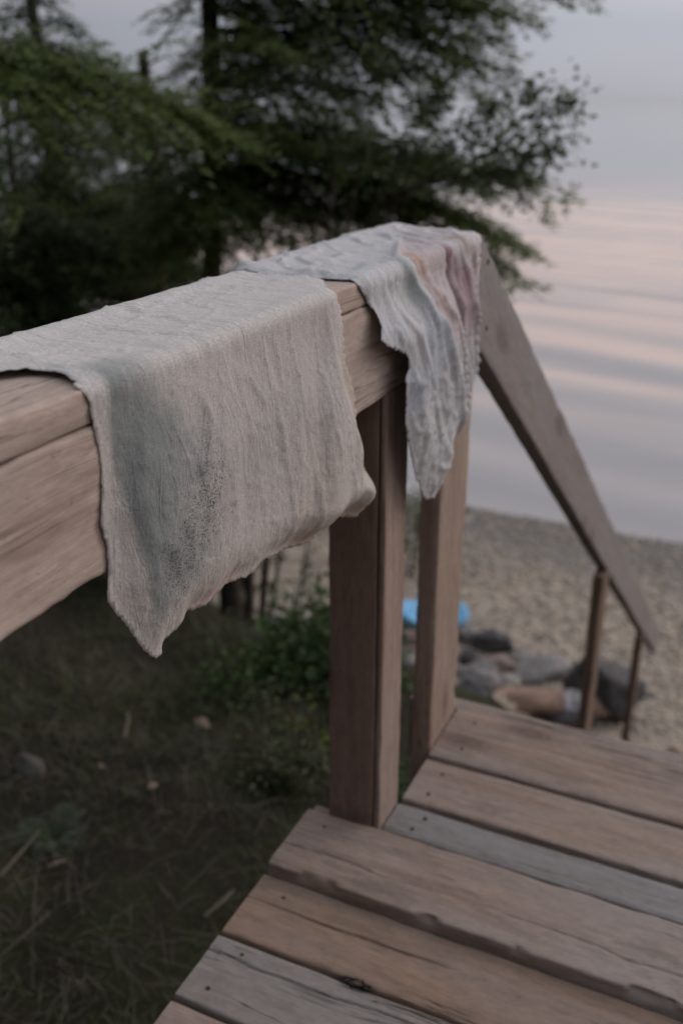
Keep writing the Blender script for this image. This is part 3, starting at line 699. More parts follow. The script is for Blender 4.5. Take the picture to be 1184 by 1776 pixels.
# ------------------------------------------------------------------ trees
class Acc:
    def __init__(s): s.P = []; s.D = []; s.Nn = []; s.L = []; s.W = []
    def add(s, P, D, Nn, L, W): s.P.append(P); s.D.append(D); s.Nn.append(Nn); s.L.append(L); s.W.append(W)
    def build(s, name, shape='needle'):
        P = np.concatenate(s.P); D = np.concatenate(s.D); Nn = np.concatenate(s.Nn); L = np.concatenate(s.L)[:, None]; W = np.concatenate(s.W)[:, None]
        D = D/np.linalg.norm(D, axis=1, keepdims=True); Sd = np.cross(D, Nn); Sd /= (np.linalg.norm(Sd, axis=1, keepdims=True)+1e-9)
        k = .5
        V = np.stack([P, P+D*L*k-Sd*W, P+D*L, P+D*L*k+Sd*W], 1).reshape(-1, 3)
        F = np.arange(len(V)).reshape(-1, 4); return fast_mesh(name, V, F)
UP = np.array([0, 0, 1.])
def limb(rs, acc, tubes, base, tip, width, dens=1., leaf=(.052, .0088), droop=.12, sp=.026, bare=.01):
    base = np.array(base, float); tip = np.array(tip, float); L = np.linalg.norm(tip-base)
    ctrl = (base+tip)/2+UP*L*droop
    ts = np.linspace(0, 1, 10); pts = [(1-t)**2*base+2*t*(1-t)*ctrl+t*t*tip for t in ts]
    tubes.append((pts, [max(.0025, .007*L/2*(1-t)+.0015) for t in ts]))
    fw = tip-base; fw[2] = 0; fw /= np.linalg.norm(fw)+1e-9; sd = np.cross(fw, UP)
    n = int(L/sp)
    cs_ = rs.uniform(0, 90)
    for i in range(n):
        if vn(i*.16+cs_, 0., 5) > .30: continue
        t = bare+(1-bare)*(i+rs.rand())/n
        p = (1-t)**2*base+2*t*(1-t)*ctrl+t*t*tip
        for sg in (-1, 1):
            if rs.rand() > dens: continue
            wl = width*(.25+.75*math.sin(math.pi*min(1, (t*.92+.08))**.8))*rs.uniform(.45, 1.15)*(1 if t < .9 else .7)
            d = sg*sd*rs.uniform(.6, 1)+fw*rs.uniform(.4, 1.0)+UP*rs.uniform(-.32, .02); d /= np.linalg.norm(d)
            m = max(3, int(wl/.016)); s = (np.arange(m)+.5)/m*wl
            if rs.rand() < .12: d = d*.7+UP*rs.choice([-1, .6])*rs.uniform(.3, .8); d /= np.linalg.norm(d)
            q = p+UP*rs.normal(0, .022)+s[:, None]*d+UP*(-.28*s[:, None]**2/max(wl, .1))+rs.normal(0, .006, (m, 3))
            Sd = np.cross(d, UP); 
            for s2 in (-1, 1):
                dd = d*.7+s2*Sd*.75+UP*rs.uniform(-.35, .15, (m, 1))+rs.normal(0, .14, (m, 3))
                ln = leaf[0]*rs.uniform(.5, 1.3, m)*(1.15-.6*s/wl)
                acc.add(q, dd, UP+rs.normal(0, .25, (m, 3)), ln, np.full(m, leaf[1])*rs.uniform(.7, 1.3, m))
def tubes_mesh(name, tubes, n=6):
    V = []; F = []
    for pts, r in tubes:
        v, f = tube(pts, r, n); F += [tuple(i+len(V) for i in q) for q in f]; V += v
    return mesh(name, V, F, True)
def conifer(name, label, x, y, h, r0, limbs, mat, seed, lean=(0, 0), auto=None, leaf=(.052, .0082), group='conifers on the bank by the lake'):
    rs = np.random.RandomState(seed); zb = float(gz(x, y))-.05; acc = Acc(); tubes = []
    t = thing(name, label, 'tree', (x, y, zb), group)
    n = 14; cen = lambda z: np.array([x+lean[0]*(z-zb)+.03*math.sin(z*1.7+seed), y+lean[1]*(z-zb)+.03*math.cos(z*1.3+seed), z])
    zs = np.linspace(zb-.1, zb+h, n)
    tubes.append(([cen(z) for z in zs], [r0*(1.25 if i == 0 else 1)*(1-.93*i/(n-1)) for i in range(n)]))
    for (tip, up, wd, dn) in limbs:
        tip = np.array(tip); L = np.hypot(tip[0]-x, tip[1]-y); limb(rs, acc, tubes, cen(tip[2]+up), tip, wd, dn, leaf)
    if auto:
        z0, z1, cnt, len0, len1, dn = auto
        for i in range(cnt):
            f = (i+rs.rand())/cnt; z = zb+z0+(z1-z0)*f; az = i*2.4+rs.rand()*.8; L = (len0*(1-f)+len1*f)*rs.uniform(.7, 1.2)
            b = cen(z); tip = b+np.array([math.cos(az)*L, math.sin(az)*L, -L*rs.uniform(.05, .35)])
            limb(rs, acc, tubes, b, tip, L*.32, dn, leaf, rs.uniform(.05, .16))
    obj('trunk', tubes_mesh('trunk', tubes, 8), M['bark'], t)
    obj('crown', acc.build('crown'), M[mat], t)
    return t
# main tree, right-hand limbs reach over the water
ta = at(372, 440, 5.5)
tips = [(1035, 2, 5.0, .35, .42, .9), (905, 105, 5.3, .25, .45, .9), (870, 190, 5.6, .3, .4, .85), (640, 90, 4.9, .2, .5, .9), (835, 235, 5.2, .25, .42, .8), (790, 335, 5.4, .25, .4, .8),
        (765, 392, 5.0, .25, .4, .85), (1003, 343, 5.2, .30, .33, .75), (965, 462, 5.3, .45, .34, .8), (945, 522, 5.5, .5, .26, .65), (690, 400, 5.8, .2, .4, .85), (600, 300, 4.8, .2, .45, .8),
        (560, 200, 4.7, .2, .4, .9), (500, 120, 4.5, .15, .35, .8), (720, 20, 5.0, .2, .5, .9), (820, -60, 5.2, .3, .5, .9), (560, 0, 4.9, .2, .45, .85), (640, 430, 5.2, .2, .4, .8), (520, 380, 4.9, .2, .35, .7),
        (470, 250, 4.5, .2, .4, .9),  (700, 250, 6.0, .2, .4, .7), (880, 420, 5.8, .4, .32, .7), (740, 150, 5.8, .2, .45, .85), (860, 20, 5.5, .2, .4, .9), (945, 50, 5.1, .3, .4, .9), (960, 375, 5.1, .3, .34, .95), (900, 352, 5.0, .25, .32, .95), (925, 430, 5.2, .35, .36, .95), (890, 478, 5.3, .4, .34, .95), (940, 500, 5.1, .45, .3, .9), (850, 400, 5.1, .3, .34, .95), (900, 140, 5.2, .3, .42, 1), (885, 80, 5.0, .3, .42, 1), (935, 35, 5.3, .3, .4, 1), (990, 12, 5.0, .35, .4, 1), (845, 165, 5.4, .3, .4, 1), (830, 110, 5.1, .3, .42, 1), (980, 352, 5.3, .3, .3, 1), (940, 455, 5.0, .4, .32, 1), (780, 300, 5.1, .25, .4, .9), (720, 350, 5.3, .25, .4, .9)]
rsx = random.Random(5)
L_ = [(at(a, b, d), up, wd, dn*(.62 if a < 780 else 1)) for a, b, d, up, wd, dn in tips]
L_ += [(at(rsx.uniform(120, 330), rsx.uniform(270, 520), rsx.uniform(4.6, 6)), .25, .42, .8) for _ in range(12)]
L_ += [(at(a+rsx.uniform(-200, -30), b+rsx.uniform(-40, 60), d+rsx.uniform(-.5, .8)), up, wd, dn*.7) for a, b, d, up, wd, dn in tips for _ in range(1) if a > 820]
L_ += [(at(rsx.uniform(270, 500), rsx.uniform(110, 440), rsx.uniform(4.5, 5.1)), .2, .4, .6) for _ in range(13)]
L_ += [(at(rsx.uniform(200, 420), rsx.uniform(-60, 60), rsx.uniform(4.9, 6)), .1, .25, .4) for _ in range(5)]
conifer('hemlock_tree', 'tallest dark hemlock whose long limbs reach right over the lake, behind the two cloths', ta[0], ta[1], 8.5, .072, L_, 'hemlock', 11, auto=(4.5, 8.3, 18, 1.8, .3, .7))
tb = at(55, 60, 6.8)
L_ = [(at(rsx.uniform(-40, 330), rsx.uniform(150, 560), rsx.uniform(5.4, 7)), .25, .45, .8) for _ in range(36)]
L_ += [(at(a, b, 6.3), .1, .3, .7) for a, b in ((130, 60), (10, 90), (100, 20), (-20, 40), (170, 120), (20, 130))]
conifer('hemlock_tree', 'slender dark hemlock trunk at the left with thin drooping twigs near its top', tb[0], tb[1], 7.5, .06, L_, 'hemlock_dark', 12, auto=(3.9, 7.3, 20, 1.0, .3, .7))
tc_ = at(-130, 300, 4.3)
L_ = [(at(300, 175, 4.5), .25, .5, 1), (at(455, 262, 4.5), .35, .5, 1), (at(250, 235, 4.1), .25, .45, 1), (at(390, 235, 4.3), .3, .5, 1), (at(80, 190, 4.0), .2, .4, 1), (at(140, 410, 3.9), .25, .28, .9), (at(30, 160, 4.2), .2, .4, .9), (at(180, 150, 4.8), .15, .4, .9)]
conifer('hemlock_tree', 'bright green hemlock limbs fanning in from the left edge above the near cloth', tc_[0], tc_[1], 6.5, .07, L_, 'hemlock_bright', 13, auto=(3.4, 6.2, 16, 1.6, .3, .8), leaf=(.05, .0085))
td = at(215, 500, 7.6)
L_ = [(at(rsx.uniform(40, 400), rsx.uniform(240, 640), rsx.uniform(6.6, 8)), .25, .5, .7) for _ in range(42)]
conifer('hemlock_tree', 'short dense hemlock filling the gap between the dark trunks', td[0], td[1], 3.9, .06, L_, 'hemlock_dark', 14, auto=(1.2, 3.6, 22, 1.5, .4, .95))
te = at(60, 520, 5.4)
L_ = [(at(rsx.uniform(-60, 330), rsx.uniform(420, 700), rsx.uniform(4.7, 6)), .2, .42, .95) for _ in range(32)]
conifer('hemlock_tree', 'low black green hemlock just behind the near end of the railing', te[0], te[1], 2.9, .05, L_, 'hemlock_dark', 15, auto=(.5, 2.6, 18, 1.3, .4, .95))
# bare snag
ts_ = at(255, 150, 6.1); zb = float(gz(ts_[0], ts_[1])); zt = at(255, 88, 6.1)[2]
rs = np.random.RandomState(4); tb_ = [([np.array([ts_[0]+.02*math.sin(z*3), ts_[1], z]) for z in np.linspace(zb-.1, zt, 9)], [.055-.003*i for i in range(9)])]
for i in range(16):
    z = zt-rs.uniform(.02, 1.3); a = rs.uniform(0, 6.3); l = rs.uniform(.2, .55); b = np.array([ts_[0], ts_[1], z])
    tb_.append(([b, b+np.array([math.cos(a)*l*.5, math.sin(a)*l*.5, .05]), b+np.array([math.cos(a)*l, math.sin(a)*l, -.06])], [.008, .005, .002]))
sg = thing('dead_snag', 'broken bare trunk showing against the pale sky between the trees', 'dead tree', (ts_[0], ts_[1], zb))
obj('trunk', tubes_mesh('trunk', tb_, 7), M['bark'], sg)

def leafy(rs, acc, pts, n, spread, size, up=.3):
    """broad leaves scattered along a stem polyline"""
    pts = np.array(pts); k = rs.rand(n)*(len(pts)-1); i = np.minimum(k.astype(int), len(pts)-2); f = (k-i)[:, None]
    P = pts[i]*(1-f)+pts[i+1]*f+rs.normal(0, spread, (n, 3)); D = rs.normal(0, 1, (n, 3)); D[:, 2] = D[:, 2]*.5-.1
    acc.add(P, D, UP*up+rs.normal(0, .5, (n, 3)), size*rs.uniform(.6, 1.3, n), size*.32*rs.uniform(.7, 1.2, n))
def curve(a, c, b, n=8):
    a, c, b = map(np.array, (a, c, b)); return [(1-t)**2*a+2*t*(1-t)*c+t*t*b for t in np.linspace(0, 1, n)]
# young alder that leans right, its leafy spray stands free against the water
rs = np.random.RandomState(21); acc = Acc(); tb_ = []
ba = at(452, 1080, 5.0); ba[2] = float(gz(ba[0], ba[1])); mid = at(545, 560, 4.7); top = at(760, 300, 4.6)
stem = curve(ba, at(470, 760, 4.9), mid)+curve(mid, at(600, 400, 4.7), top)[1:]
tb_.append((stem, [.022-.0011*i for i in range(len(stem))]))
for (a, c, b, n) in (((745, 320), (900, 240), (1008, 152), 70), ((760, 300), (880, 200), (960, 135), 40), ((770, 310), (900, 300), (995, 235), 55), ((750, 330), (850, 300), (930, 300), 40),
                     ((700, 350), (760, 260), (880, 165), 60), ((640, 380), (700, 260), (770, 130), 60), ((720, 330), (820, 290), (1000, 285), 35), ((600, 400), (640, 250), (660, 60), 70), ((560, 470), (600, 200), (560, 40), 60), ((680, 350), (760, 230), (800, 60), 50)):
    d = 4.55+rs.uniform(-.15, .2); cv = curve(at(*a, 4.6), at(*c, d), at(*b, d)); tb_.append((cv, [.007-.0007*i for i in range(8)]))
    leafy(rs, acc, cv[2:], int(n*2.6), .038, .036)
    for _ in range(9):
        i = rs.randint(2, 7); e = cv[i]+rs.normal(0, .11, 3); tb_.append(([cv[i], (cv[i]+e)/2, e], [.003, .002, .0015])); leafy(rs, acc, [cv[i], e], 16, .016, .036)
tt = thing('young_alder', 'young leafy alder leaning right, its sparse leaves standing against the water', 'tree', tuple(ba))
obj('trunk', tubes_mesh('trunk', tb_, 6), M['bark'], tt); obj('crown', acc.build('crown'), M['alder'], tt)

def shrub(name, label, cat, px, py, d, hgt, rad, n, size, mat, seed, group=None, z=None, nst=9):
    rs = np.random.RandomState(seed); p = at(px, py, d); x, y = p[0], p[1]; zg = float(gz(x, y)); acc = Acc(); tb_ = []
    for k in range(nst):
        a = rs.uniform(0, 6.28); r = rad*rs.uniform(.2, 1); b = np.array([x+.03*math.cos(a), y+.03*math.sin(a), zg]); e = np.array([x+r*math.cos(a), y+r*math.sin(a), zg+hgt*rs.uniform(.55, 1.05)])
        cv = curve(b, np.array([(x+e[0])/2, (y+e[1])/2, zg+hgt*.7]), e, 6); tb_.append((cv, [.006-.0008*i for i in range(6)]))
        leafy(rs, acc, cv[1:], n//nst, size*1.6, size)
    t = thing(name, label, cat, (x, y, zg), group)
    obj('stems', tubes_mesh('stems', tb_, 5), M['bark'], t); obj('foliage', acc.build('foliage'), M[mat], t)
GRP = 'undergrowth on the bank'
shrub('shrub', 'lush green bush on the bank just left of the thick post', 'shrub', 525, 1225, 3.35, .22, .42, 1800, .045, 'shrub', 31, GRP)
shrub('shrub', 'dark bush under the pointed tip of the near cloth', 'shrub', 290, 1150, 4.6, .62, .5, 2200, .045, 'hemlock_dark', 32, GRP)
shrub('shrub', 'black green bush below the near end of the railing', 'shrub', 120, 1130, 4.6, .85, .7, 2400, .045, 'hemlock_dark', 33, GRP)
shrub('shrub', 'small bush with mid green leaves left of the brightest yellow leaves', 'shrub', 450, 1235, 3.2, .18, .36, 1100, .035, 'shrub', 34, GRP)
shrub('shrub', 'sparse bush seen between the two near posts above the blue board', 'shrub', 714, 1000, 8.1, 1.0, .32, 420, .055, 'shrub', 35, GRP, nst=6)
shrub('shrub', 'low green bush at the deck edge between the two near posts', 'shrub', 712, 1310, 2.7, .28, .24, 800, .028, 'shrub', 36, GRP)
shrub('shrub', 'grey green bush by the pale stones past the cloth hem', 'shrub', 490, 1075, 5.0, .26, .30, 360, .035, 'fern', 37, GRP, nst=6)
shrub('shrub', 'mossy olive bush close to the deck corner', 'shrub', 500, 1330, 2.6, .20, .30, 1200, .022, 'grass', 38, GRP)
shrub('leafy_plant', 'bright yellow green leaves glowing just left of the thick post', 'plant', 534, 1335, 2.75, .20, .05, 50, .028, 'yellowgreen', 39, nst=5)
shrub('leafy_plant', 'tiny yellow green sprout at the corner of the raised board', 'plant', 552, 1405, 2.3, .10, .04, 24, .02, 'yellowgreen', 40, nst=4)
# slim stems between cloth and beach
for (a, b, d, r, lab) in (((428, 1090), (432, 960), 5.1, .034, 'thick dark stump like stem directly under the cloth hem'), ((455, 1090), (490, 930), 5.3, .012, 'thin dark sapling leaning right below the cloth hem'), ((505, 1060), (535, 930), 5.6, .008, 'thinnest pale sapling near the thick post')):
    rs = np.random.RandomState(int(a[0])); p0 = at(*a, d); p0[2] = float(gz(p0[0], p0[1]))-.05; p1 = at(*b, d); p2 = p1+(p1-p0)*.35; acc = Acc()
    tb_ = [([p0, (p0+p1)/2+np.array([.01, 0, 0]), p1, p2], [r, r*.85, r*.7, r*.5])]
    for _ in range(5): e = p1+rs.normal(0, .15, 3); tb_.append(([(p0+p1)/2, ((p0+p1)/2+e)/2+UP*.03, e], [r*.4, r*.3, .0015])); leafy(rs, acc, [(p0+p1)/2, e], 8, .03, .035)
    t = thing('sapling', lab, 'sapling', tuple(p0)); obj('trunk', tubes_mesh('trunk', tb_, 6), M['bark'], t); obj('foliage', acc.build('foliage'), M['shrub'], t)

# fern
def fern(label, px, py, d, L, n, seed):
    rs = np.random.RandomState(seed); p = at(px, py, d); x, y = p[0], p[1]; z = float(gz(x, y)); acc = Acc(); tb_ = []
    for k in range(n):
        a = k*2*math.pi/n+rs.uniform(-.3, .3); l = L*rs.uniform(.7, 1.1); b = np.array([x, y, z]); e = b+np.array([math.cos(a)*l, math.sin(a)*l, l*.25]); c = b+np.array([math.cos(a)*l*.4, math.sin(a)*l*.4, l*.65])
        cv = curve(b, c, e, 16); tb_.append((cv, [.0025-.0001*i for i in range(16)])); fw = (e-b)/np.linalg.norm(e-b); sd = np.cross(fw, UP)
        for i in range(2, 16):
            w_ = l*.26*math.sin(math.pi*(i/16)**.7)+.008
            for s in (-1, 1):
                acc.add(cv[i][None]+0., (s*sd+fw*.35+UP*.05)[None], (UP+rs.normal(0, .15, 3))[None], np.array([w_]), np.array([.0028]))
    t = thing('fern', label, 'fern', (x, y, z), None)
    obj('stems', tubes_mesh('stems', tb_, 5), M['shrub'], t); obj('fronds', acc.build('fronds'), M['fern'], t)
fern('pale grey green fern at the far left of the forest floor', 90, 1440, 2.35, .13, 9, 1)

# grass, straw and litter
def scatter_blades(name, n, xr, yr, L, W, mat, seed, flat=.6, mask=None):
    rs = np.random.RandomState(seed); x = rs.uniform(*xr, n); y = rs.uniform(*yr, n)
    k = fbm(x*2.2, y*2.2, seed)+rs.uniform(-.6, .6, n) > -.15
    if mask: k &= mask(x, y)
    x = x[k]; y = y[k]; n = len(x); P = np.stack([x, y, gz(x, y)-.005], 1)
    D = rs.normal(0, flat, (n, 3)); D[:, 2] = np.abs(rs.normal(.55, .3, n)); D /= np.linalg.norm(D, axis=1, keepdims=True)
    Sd = np.cross(D, UP)+rs.normal(0, .3, (n, 3)); Sd /= np.linalg.norm(Sd, axis=1, keepdims=True)
    l = (L*rs.uniform(.4, 1.3, n))[:, None]; w_ = W
    V = np.stack([P-Sd*w_, P+Sd*w_, P+D*l*.6+Sd*w_*.7+UP*0, P+D*l*.6-Sd*w_*.7, P+D*l*.95+np.array([1, 0, 0])*0-UP*l*.22+Sd*w_*.2, P+D*l*.95-UP*l*.22-Sd*w_*.2], 1).reshape(-1, 3)
    b = np.arange(n)*6; F = np.concatenate([np.stack([b, b+1, b+2, b+3], 1), np.stack([b+3, b+2, b+4, b+5], 1)])
    o = obj(name, fast_mesh(name, V, F), M[mat]); return o
hm = lambda x, y: (x < -.66) | (y > 1.75)
tag(scatter_blades('grass', 42000, (-4.6, -.4), (.2, 5.2), .075, .0016, 'grass', 51, .6, hm), 'dark short grass and moss covering the bank beside the deck', 'grass', kind='stuff')
tag(scatter_blades('dry_grass', 9000, (-3.0, -.62), (.3, 2.8), .17, .0011, 'straw', 52, 1.3, hm), 'tangled dry grass stems on the dark forest floor', 'dry grass', kind='stuff')
def clump(x0, y0, seed):
    pass
o = scatter_blades('tall_grass', 6000, (-2.6, -.64), (2.0, 4.2), .15, .0020, 'grass', 53, .35, lambda x, y: (fbm(x*1.5, y*1.5, 77, 2) > .0) & hm(x, y))
tag(o, 'taller green grass growing on the bank edge behind the posts', 'grass', kind='stuff')

# ------------------------------------------------------------------ stones and beach things
def rock_mesh(name, sx, sy, sz, seed, sub=4, rough=.30):
    import bmesh
    bm = bmesh.new(); bmesh.ops.create_icosphere(bm, subdivisions=sub, radius=1)
    rs = random.Random(seed); pl = [(Vector((rs.gauss(0, 1), rs.gauss(0, 1), rs.gauss(0, .8))).normalized(), rs.uniform(.55, .88)) for _ in range(13)]
    from mathutils import noise
    for v in bm.verts:
        c = v.co.copy()
        for n_, d_ in pl:
            e = c.dot(n_)-d_
            if e > 0: c -= n_*e*.85
        c *= 1+rough*.6*noise.noise(c*1.7+Vector((seed, 0, 0)))+rough*.45*noise.noise(c*4+Vector((0, seed, 0)))
        v.co = Vector((c.x*sx, c.y*sy, c.z*sz))
    me = bpy.data.meshes.new(name); bm.to_mesh(me); bm.free(); me.polygons.foreach_set('use_smooth', [True]*len(me.polygons)); return me
GB = 'boulders at the foot of the bank'
def rock(px, py, wpx, hpx, mat, label, seed, name='boulder', rot=0, depth=.8, grp=GB):
    z0 = -2.8; p = onz(px, py, z0); p = onz(px, py, float(gz(p[0], p[1]))+.05); D = np.linalg.norm(p-C0); s = D/FPX*.5
    sx = wpx*s*.86; sz = hpx*s*.9; sy = min(max(sx*depth, sz*.8), .45)
    o = obj(name, rock_mesh(name, sx, sy, sz, seed), M[mat]); o.location = (p[0], p[1]+sy*.2, float(gz(p[0], p[1]))+sz*.55); o.rotation_euler = (0, 0, YAW+rot)
    return tag(o, label, 'boulder' if name == 'boulder' else 'stone', grp)
rock(853, 1118, 84, 52, 'dark_boulder', 'nearly black boulder, highest in the pile right of the second post', 1)
rock(812, 1102, 60, 34, 'stone_grey', 'small brown grey stone touching the left side of the black boulder', 2)
rock(862, 1155, 78, 40, 'stone_pink', 'flat pinkish stone just below the black boulder', 3)
rock(935, 1163, 130, 38, 'stone_grey', 'long low grey slab behind the orange driftwood', 4)
rock(812, 1140, 46, 36, 'dark_boulder', 'small dark stone hugging the right edge of the second post', 5)
rock(830, 1178, 110, 50, 'stone_grey', 'grey rounded boulder right of the second post, below the pink stone', 6)
rock(826, 1222, 100, 48, 'stone_grey', 'grey boulder half hidden by the far deck board', 7)
rock(1042, 1225, 150, 150, 'dark_boulder', 'biggest dark mound shaped boulder behind the stair posts', 8, depth=.7)
rock(988, 1252, 110, 60, 'dark_boulder', 'dark stone in front of the driftwood at the deck edge', 9)
rock(722, 1105, 70, 34, 'stone_pink', 'brownish stone between the two near posts under the blue board', 10)
rock(716, 1140, 74, 44, 'stone_pink', 'pink grey rock in the middle of the gap between the near posts', 11)
rock(712, 1178, 80, 44, 'stone_grey', 'grey rock in the gap between the near posts, second from the bottom', 12)
rock(708, 1218, 72, 46, 'stone_grey', 'lowest grey rock in the gap between the near posts', 13)
rock(560, 1132, 64, 44, 'stone_orange', 'orange rock touching the left side of the thick post', 14)
rock(552, 1098, 70, 34, 'stone_pale', 'pale rock just above the orange rock', 15)
rock(495, 1112, 60, 46, 'stone_grey', 'grey rock left of the orange rock, in the bushes', 16)
rock(520, 1072, 56, 30, 'stone_pale', 'pale rock in the middle of the small pile past the cloth hem', 17)
rock(475, 1080, 50, 34, 'stone_pale', 'leftmost pale rock, beside the thin sapling', 18)
rock(562, 1060, 46, 28, 'stone_grey', 'small grey rock highest in the pile left of the thick post', 19)
rock(785, 1098, 34, 22, 'stone_pink', 'tiny pinkish stone right beside the second post above the rock pile', 21)
rock(900, 1135, 46, 22, 'stone_grey', 'small low stone right of the nearly black boulder', 22)
rock(880, 1180, 60, 26, 'stone_pale', 'pale flat stone between the grey slab and the driftwood', 23)
rock(800, 1165, 44, 26, 'stone_pale', 'small pale stone wedged by the second post below the dark stone', 24)
rock(1010, 1172, 50, 24, 'stone_pink', 'low pinkish stone behind the right end of the driftwood', 25)
rock(770, 1128, 60, 26, 'stone_pink', 'pinkish stone mostly hidden behind the second post', 26)
rock(1176, 1302, 34, 26, 'stone_orange', 'small rust red stone at the right edge above the deck', 20)
rsx = random.Random(8)
# driftwood log
p = onz(940, 1215, -2.72); zg = float(gz(p[0], p[1])); dirv = np.array([math.cos(YAW-.05), math.sin(YAW-.05), -.02]); lg = thing('driftwood_log', 'orange brown driftwood log with a whitish worn patch, beyond the far deck board', 'log', (p[0], p[1], zg))
pts = [np.array([p[0], p[1], zg+.13])+dirv*s for s in np.linspace(-.31, .47, 12)]; rad_ = [.075, .10, .104, .109, .102, .108, .106, .108, .101, .104, .094, .07]
v, f = tube(pts, rad_, 20); v = [np.array([q[0], q[1], zg+.10+(q[2]-zg-.13)*.78])+np.array([.01, 0, .022])*float(fbm(q[0]*9, q[1]*9+q[2]*9, 3, 3)) for q in v]; nn_ = len(pts)
f += [tuple(range(20)), tuple(reversed(range((nn_-1)*20, nn_*20)))]
obj('log', mesh('log', v, f, True), M['log'], lg)
pa = [np.array([p[0], p[1], zg+.132])+dirv*s for s in np.linspace(.14, .27, 6)]
v, f = tube(pa, [.1095, .1115, .1125, .1125, .1115, .1095], 20); v = [np.array([q[0], q[1], zg+.104+(q[2]-zg-.132)*.80])+np.array([.01, 0, .022])*float(fbm(q[0]*9, q[1]*9+q[2]*9, 3, 3)) for q in v]
keep = [q for q in f if np.mean([v[i][2] for i in q]) > zg+.11 and random.Random(q[0]).random() > .12]
obj('worn_patch', mesh('worn_patch', v, keep, True), M['lichen'], lg)
# blue board
p = onz(750, 1060, -2.78); zg = float(gz(p[0], p[1]))
n = 40; prof = []
for i in range(n):
    t = 2*math.pi*i/n; rr_ = 1+.10*math.cos(2*t+.4)-.12*math.exp(-((t-4.7)/.5)**2); prof.append((.265*rr_*math.copysign(abs(math.cos(t))**.7, math.cos(t)), .175*rr_*math.copysign(abs(math.sin(t))**.8, math.sin(t))))
V = []; F = []
lay = [(.86, 0), (.97, .012), (1, .03), (.98, .05), (.90, .058), (.84, .046), (.4, .040)]
for s_, z_ in lay: V += [(a*s_, b*s_, z_+.05*(a/.31)**2) for a, b in prof]
for k in range(len(lay)-1): F += [(k*n+i, k*n+(i+1) % n, (k+1)*n+(i+1) % n, (k+1)*n+i) for i in range(n)]
F += [tuple(reversed(range(n))), tuple(range((len(lay)-1)*n, len(lay)*n))]
o = obj('plastic_sled', mesh('plastic_sled', V, F, True), M['blue']); o.location = (p[0], p[1], zg+.03); o.rotation_euler = (R(14), R(3), YAW+.1)
tag(o, 'bright blue shallow plastic sled lying on the shingle behind the second post', 'sled')
# pebbles (uncountable)
def pebbles(name, n, xr, yr, s0, s1, seed, mat, label):
    rs = np.random.RandomState(seed); x = rs.uniform(*xr, n); y = rs.uniform(*yr, n); k = y > 5.45-np.where(x < -1, (x+1)*.1, 0)*1.0; x = x[k]; y = y[k]; n = len(x)
    import bmesh
    bm = bmesh.new(); bmesh.ops.create_icosphere(bm, subdivisions=1, radius=1); bv = np.array([tuple(v.co) for v in bm.verts]); bf = np.array([[v.index for v in f.verts] for f in bm.faces]); bm.free()
    s = s0*(s1/s0)**(rs.rand(n)**2.2); sc_ = np.stack([s*rs.uniform(.8, 1.3, n), s*rs.uniform(.8, 1.3, n), s*rs.uniform(.4, .7, n)], 1); a = rs.uniform(0, 6.28, n)
    V = bv[None]*sc_[:, None]*(1+rs.normal(0, .09, (n, len(bv), 1))); ca, sa = np.cos(a)[:, None], np.sin(a)[:, None]
    V = np.stack([V[..., 0]*ca-V[..., 1]*sa, V[..., 0]*sa+V[..., 1]*ca, V[..., 2]], -1)+np.stack([x, y, gz(x, y)+s*.25], 1)[:, None]
    F = (bf[None]+np.arange(n)[:, None, None]*len(bv)).reshape(-1, 3)
    o = obj(name, fast_mesh(name, V.reshape(-1, 3), F, True), mat); tag(o, label, 'pebbles', kind='stuff')
def pebmat():
    m, t, b = new_mat('pebbles'); g = G(t); isl = g.n('ShaderNodeNewGeometry').outputs['Random Per Island']
    c = g.ramp(isl, [(0, (.17, .16, .155)), (.2, (.26, .235, .21)), (.5, (.35, .295, .24)), (.7, (.41, .335, .26)), (.88, (.43, .35, .27)), (1, (.55, .51, .47))])
    t.links.new(c, b.inputs['Base Color']); b.inputs['Roughness'].default_value = .8; return m
pebbles('pebbles', 26000, (-6.5, 2.2), (5.4, 9.6), .008, .030, 61, pebmat(), 'mixed grey and tan pebbles covering the beach')

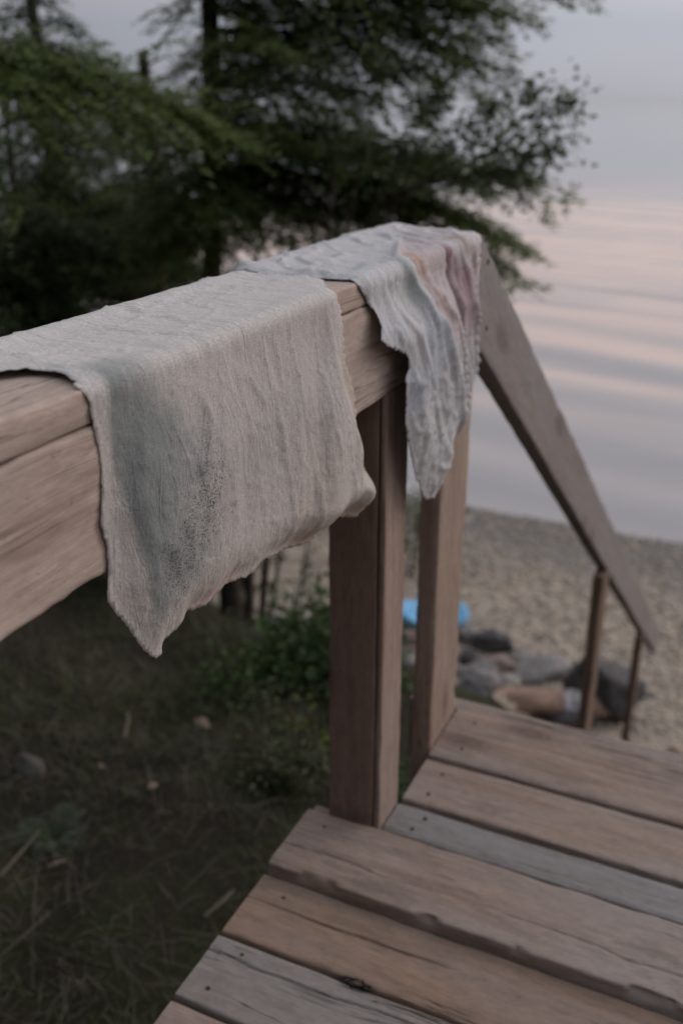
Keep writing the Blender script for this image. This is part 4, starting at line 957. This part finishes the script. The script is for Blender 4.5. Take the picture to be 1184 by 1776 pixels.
# fallen leaves and sticks on the forest floor
for i, (px, py, s, lab) in enumerate(((350, 1257, .035, 'pale orange dead leaf in the dark hollow of the bank'), (265, 1364, .02, 'small tan dead leaf in the middle of the litter'), (175, 1330, .018, 'pinkish dead leaf above the fern'), (100, 1500, .025, 'pale curled leaf below the fern'))):
    p = onz(px, py, -.9)
    for _ in range(6): p = onz(px, py, float(gz(p[0], p[1]))+.03)
    m_ = 10; V = [(s*(t-.5)*2, 0, .3*s*math.sin(t*3)) for t in np.linspace(0, 1, m_)]+[(s*(t-.5)*2, s*.55*math.sin(math.pi*t), s*.25+.2*s*math.sin(t*4)) for t in np.linspace(0, 1, m_)]+[(s*(t-.5)*2, -s*.55*math.sin(math.pi*t), s*.2) for t in np.linspace(0, 1, m_)]
    F = [(j, j+1, m_+j+1, m_+j) for j in range(m_-1)]+[(j+1, j, 2*m_+j, 2*m_+j+1) for j in range(m_-1)]
    o = obj('dead_leaf', mesh('dead_leaf', V, F, True), M['deadleaf']); md = o.modifiers.new('s', 'SOLIDIFY'); md.thickness = .0006
    o.location = tuple(p); o.rotation_euler = (.2, .1, i*1.3); tag(o, lab, 'leaf', 'dead leaves on the forest floor')
for i, (a, b, r, lab) in enumerate((((215, 1280), (222, 1235), .007, 'short pale broken stick standing in the grass'), ((0, 1520), (70, 1440), .004, 'thin grey stick at the left edge of the forest floor'), ((355, 1590), (405, 1545), .006, 'pale stick lying against the edge of the deck'), ((0, 1660), (90, 1580), .003, 'longest dry stalk at the lower left'))):
    pa_ = onz(*a, -.7); pb = onz(*b, -.7)
    for _ in range(6): pa_ = onz(*a, float(gz(pa_[0], pa_[1]))+.03); pb = onz(*b, float(gz(pb[0], pb[1]))+.05)
    v, f = tube([pa_, (pa_+pb)/2+np.array([.01, 0, .012]), pb], [r, r*.9, r*.6], 7); tag(obj('stick', mesh('stick', v, f, True), M['straw']), lab, 'stick', 'sticks on the forest floor')
rk = onz(52, 1325, -1.0)
for _ in range(6): rk = onz(52, 1325, float(gz(rk[0], rk[1]))+.03)
o = obj('boulder', rock_mesh('boulder', .075, .06, .05, 44), M['mossy']); o.location = (rk[0], rk[1], float(gz(rk[0], rk[1]))+.012); tag(o, 'small mossy grey stone sunk in the forest floor above the fern', 'stone')
# dirt lump and wood chips caught in the deck gap
p = onz(617, 1708, 0)
v = []; f = []
rs = np.random.RandomState(3)
for k in range(7):
    me_ = rock_mesh('t', .006+.004*rs.rand(), .005, .004, 90+k, 2); vv = [np.array(q.co)+p+np.array([rs.normal(0, .009), rs.normal(0, .003), .001]) for q in me_.vertices]
    f += [tuple(i+len(v) for i in q.vertices) for q in me_.polygons]; v += vv; bpy.data.meshes.remove(me_)
tag(obj('bark_crumbs', mesh('bark_crumbs', v, f, True), M['bark']), 'dark crumbs of bark caught in the gap between two deck boards', 'debris')
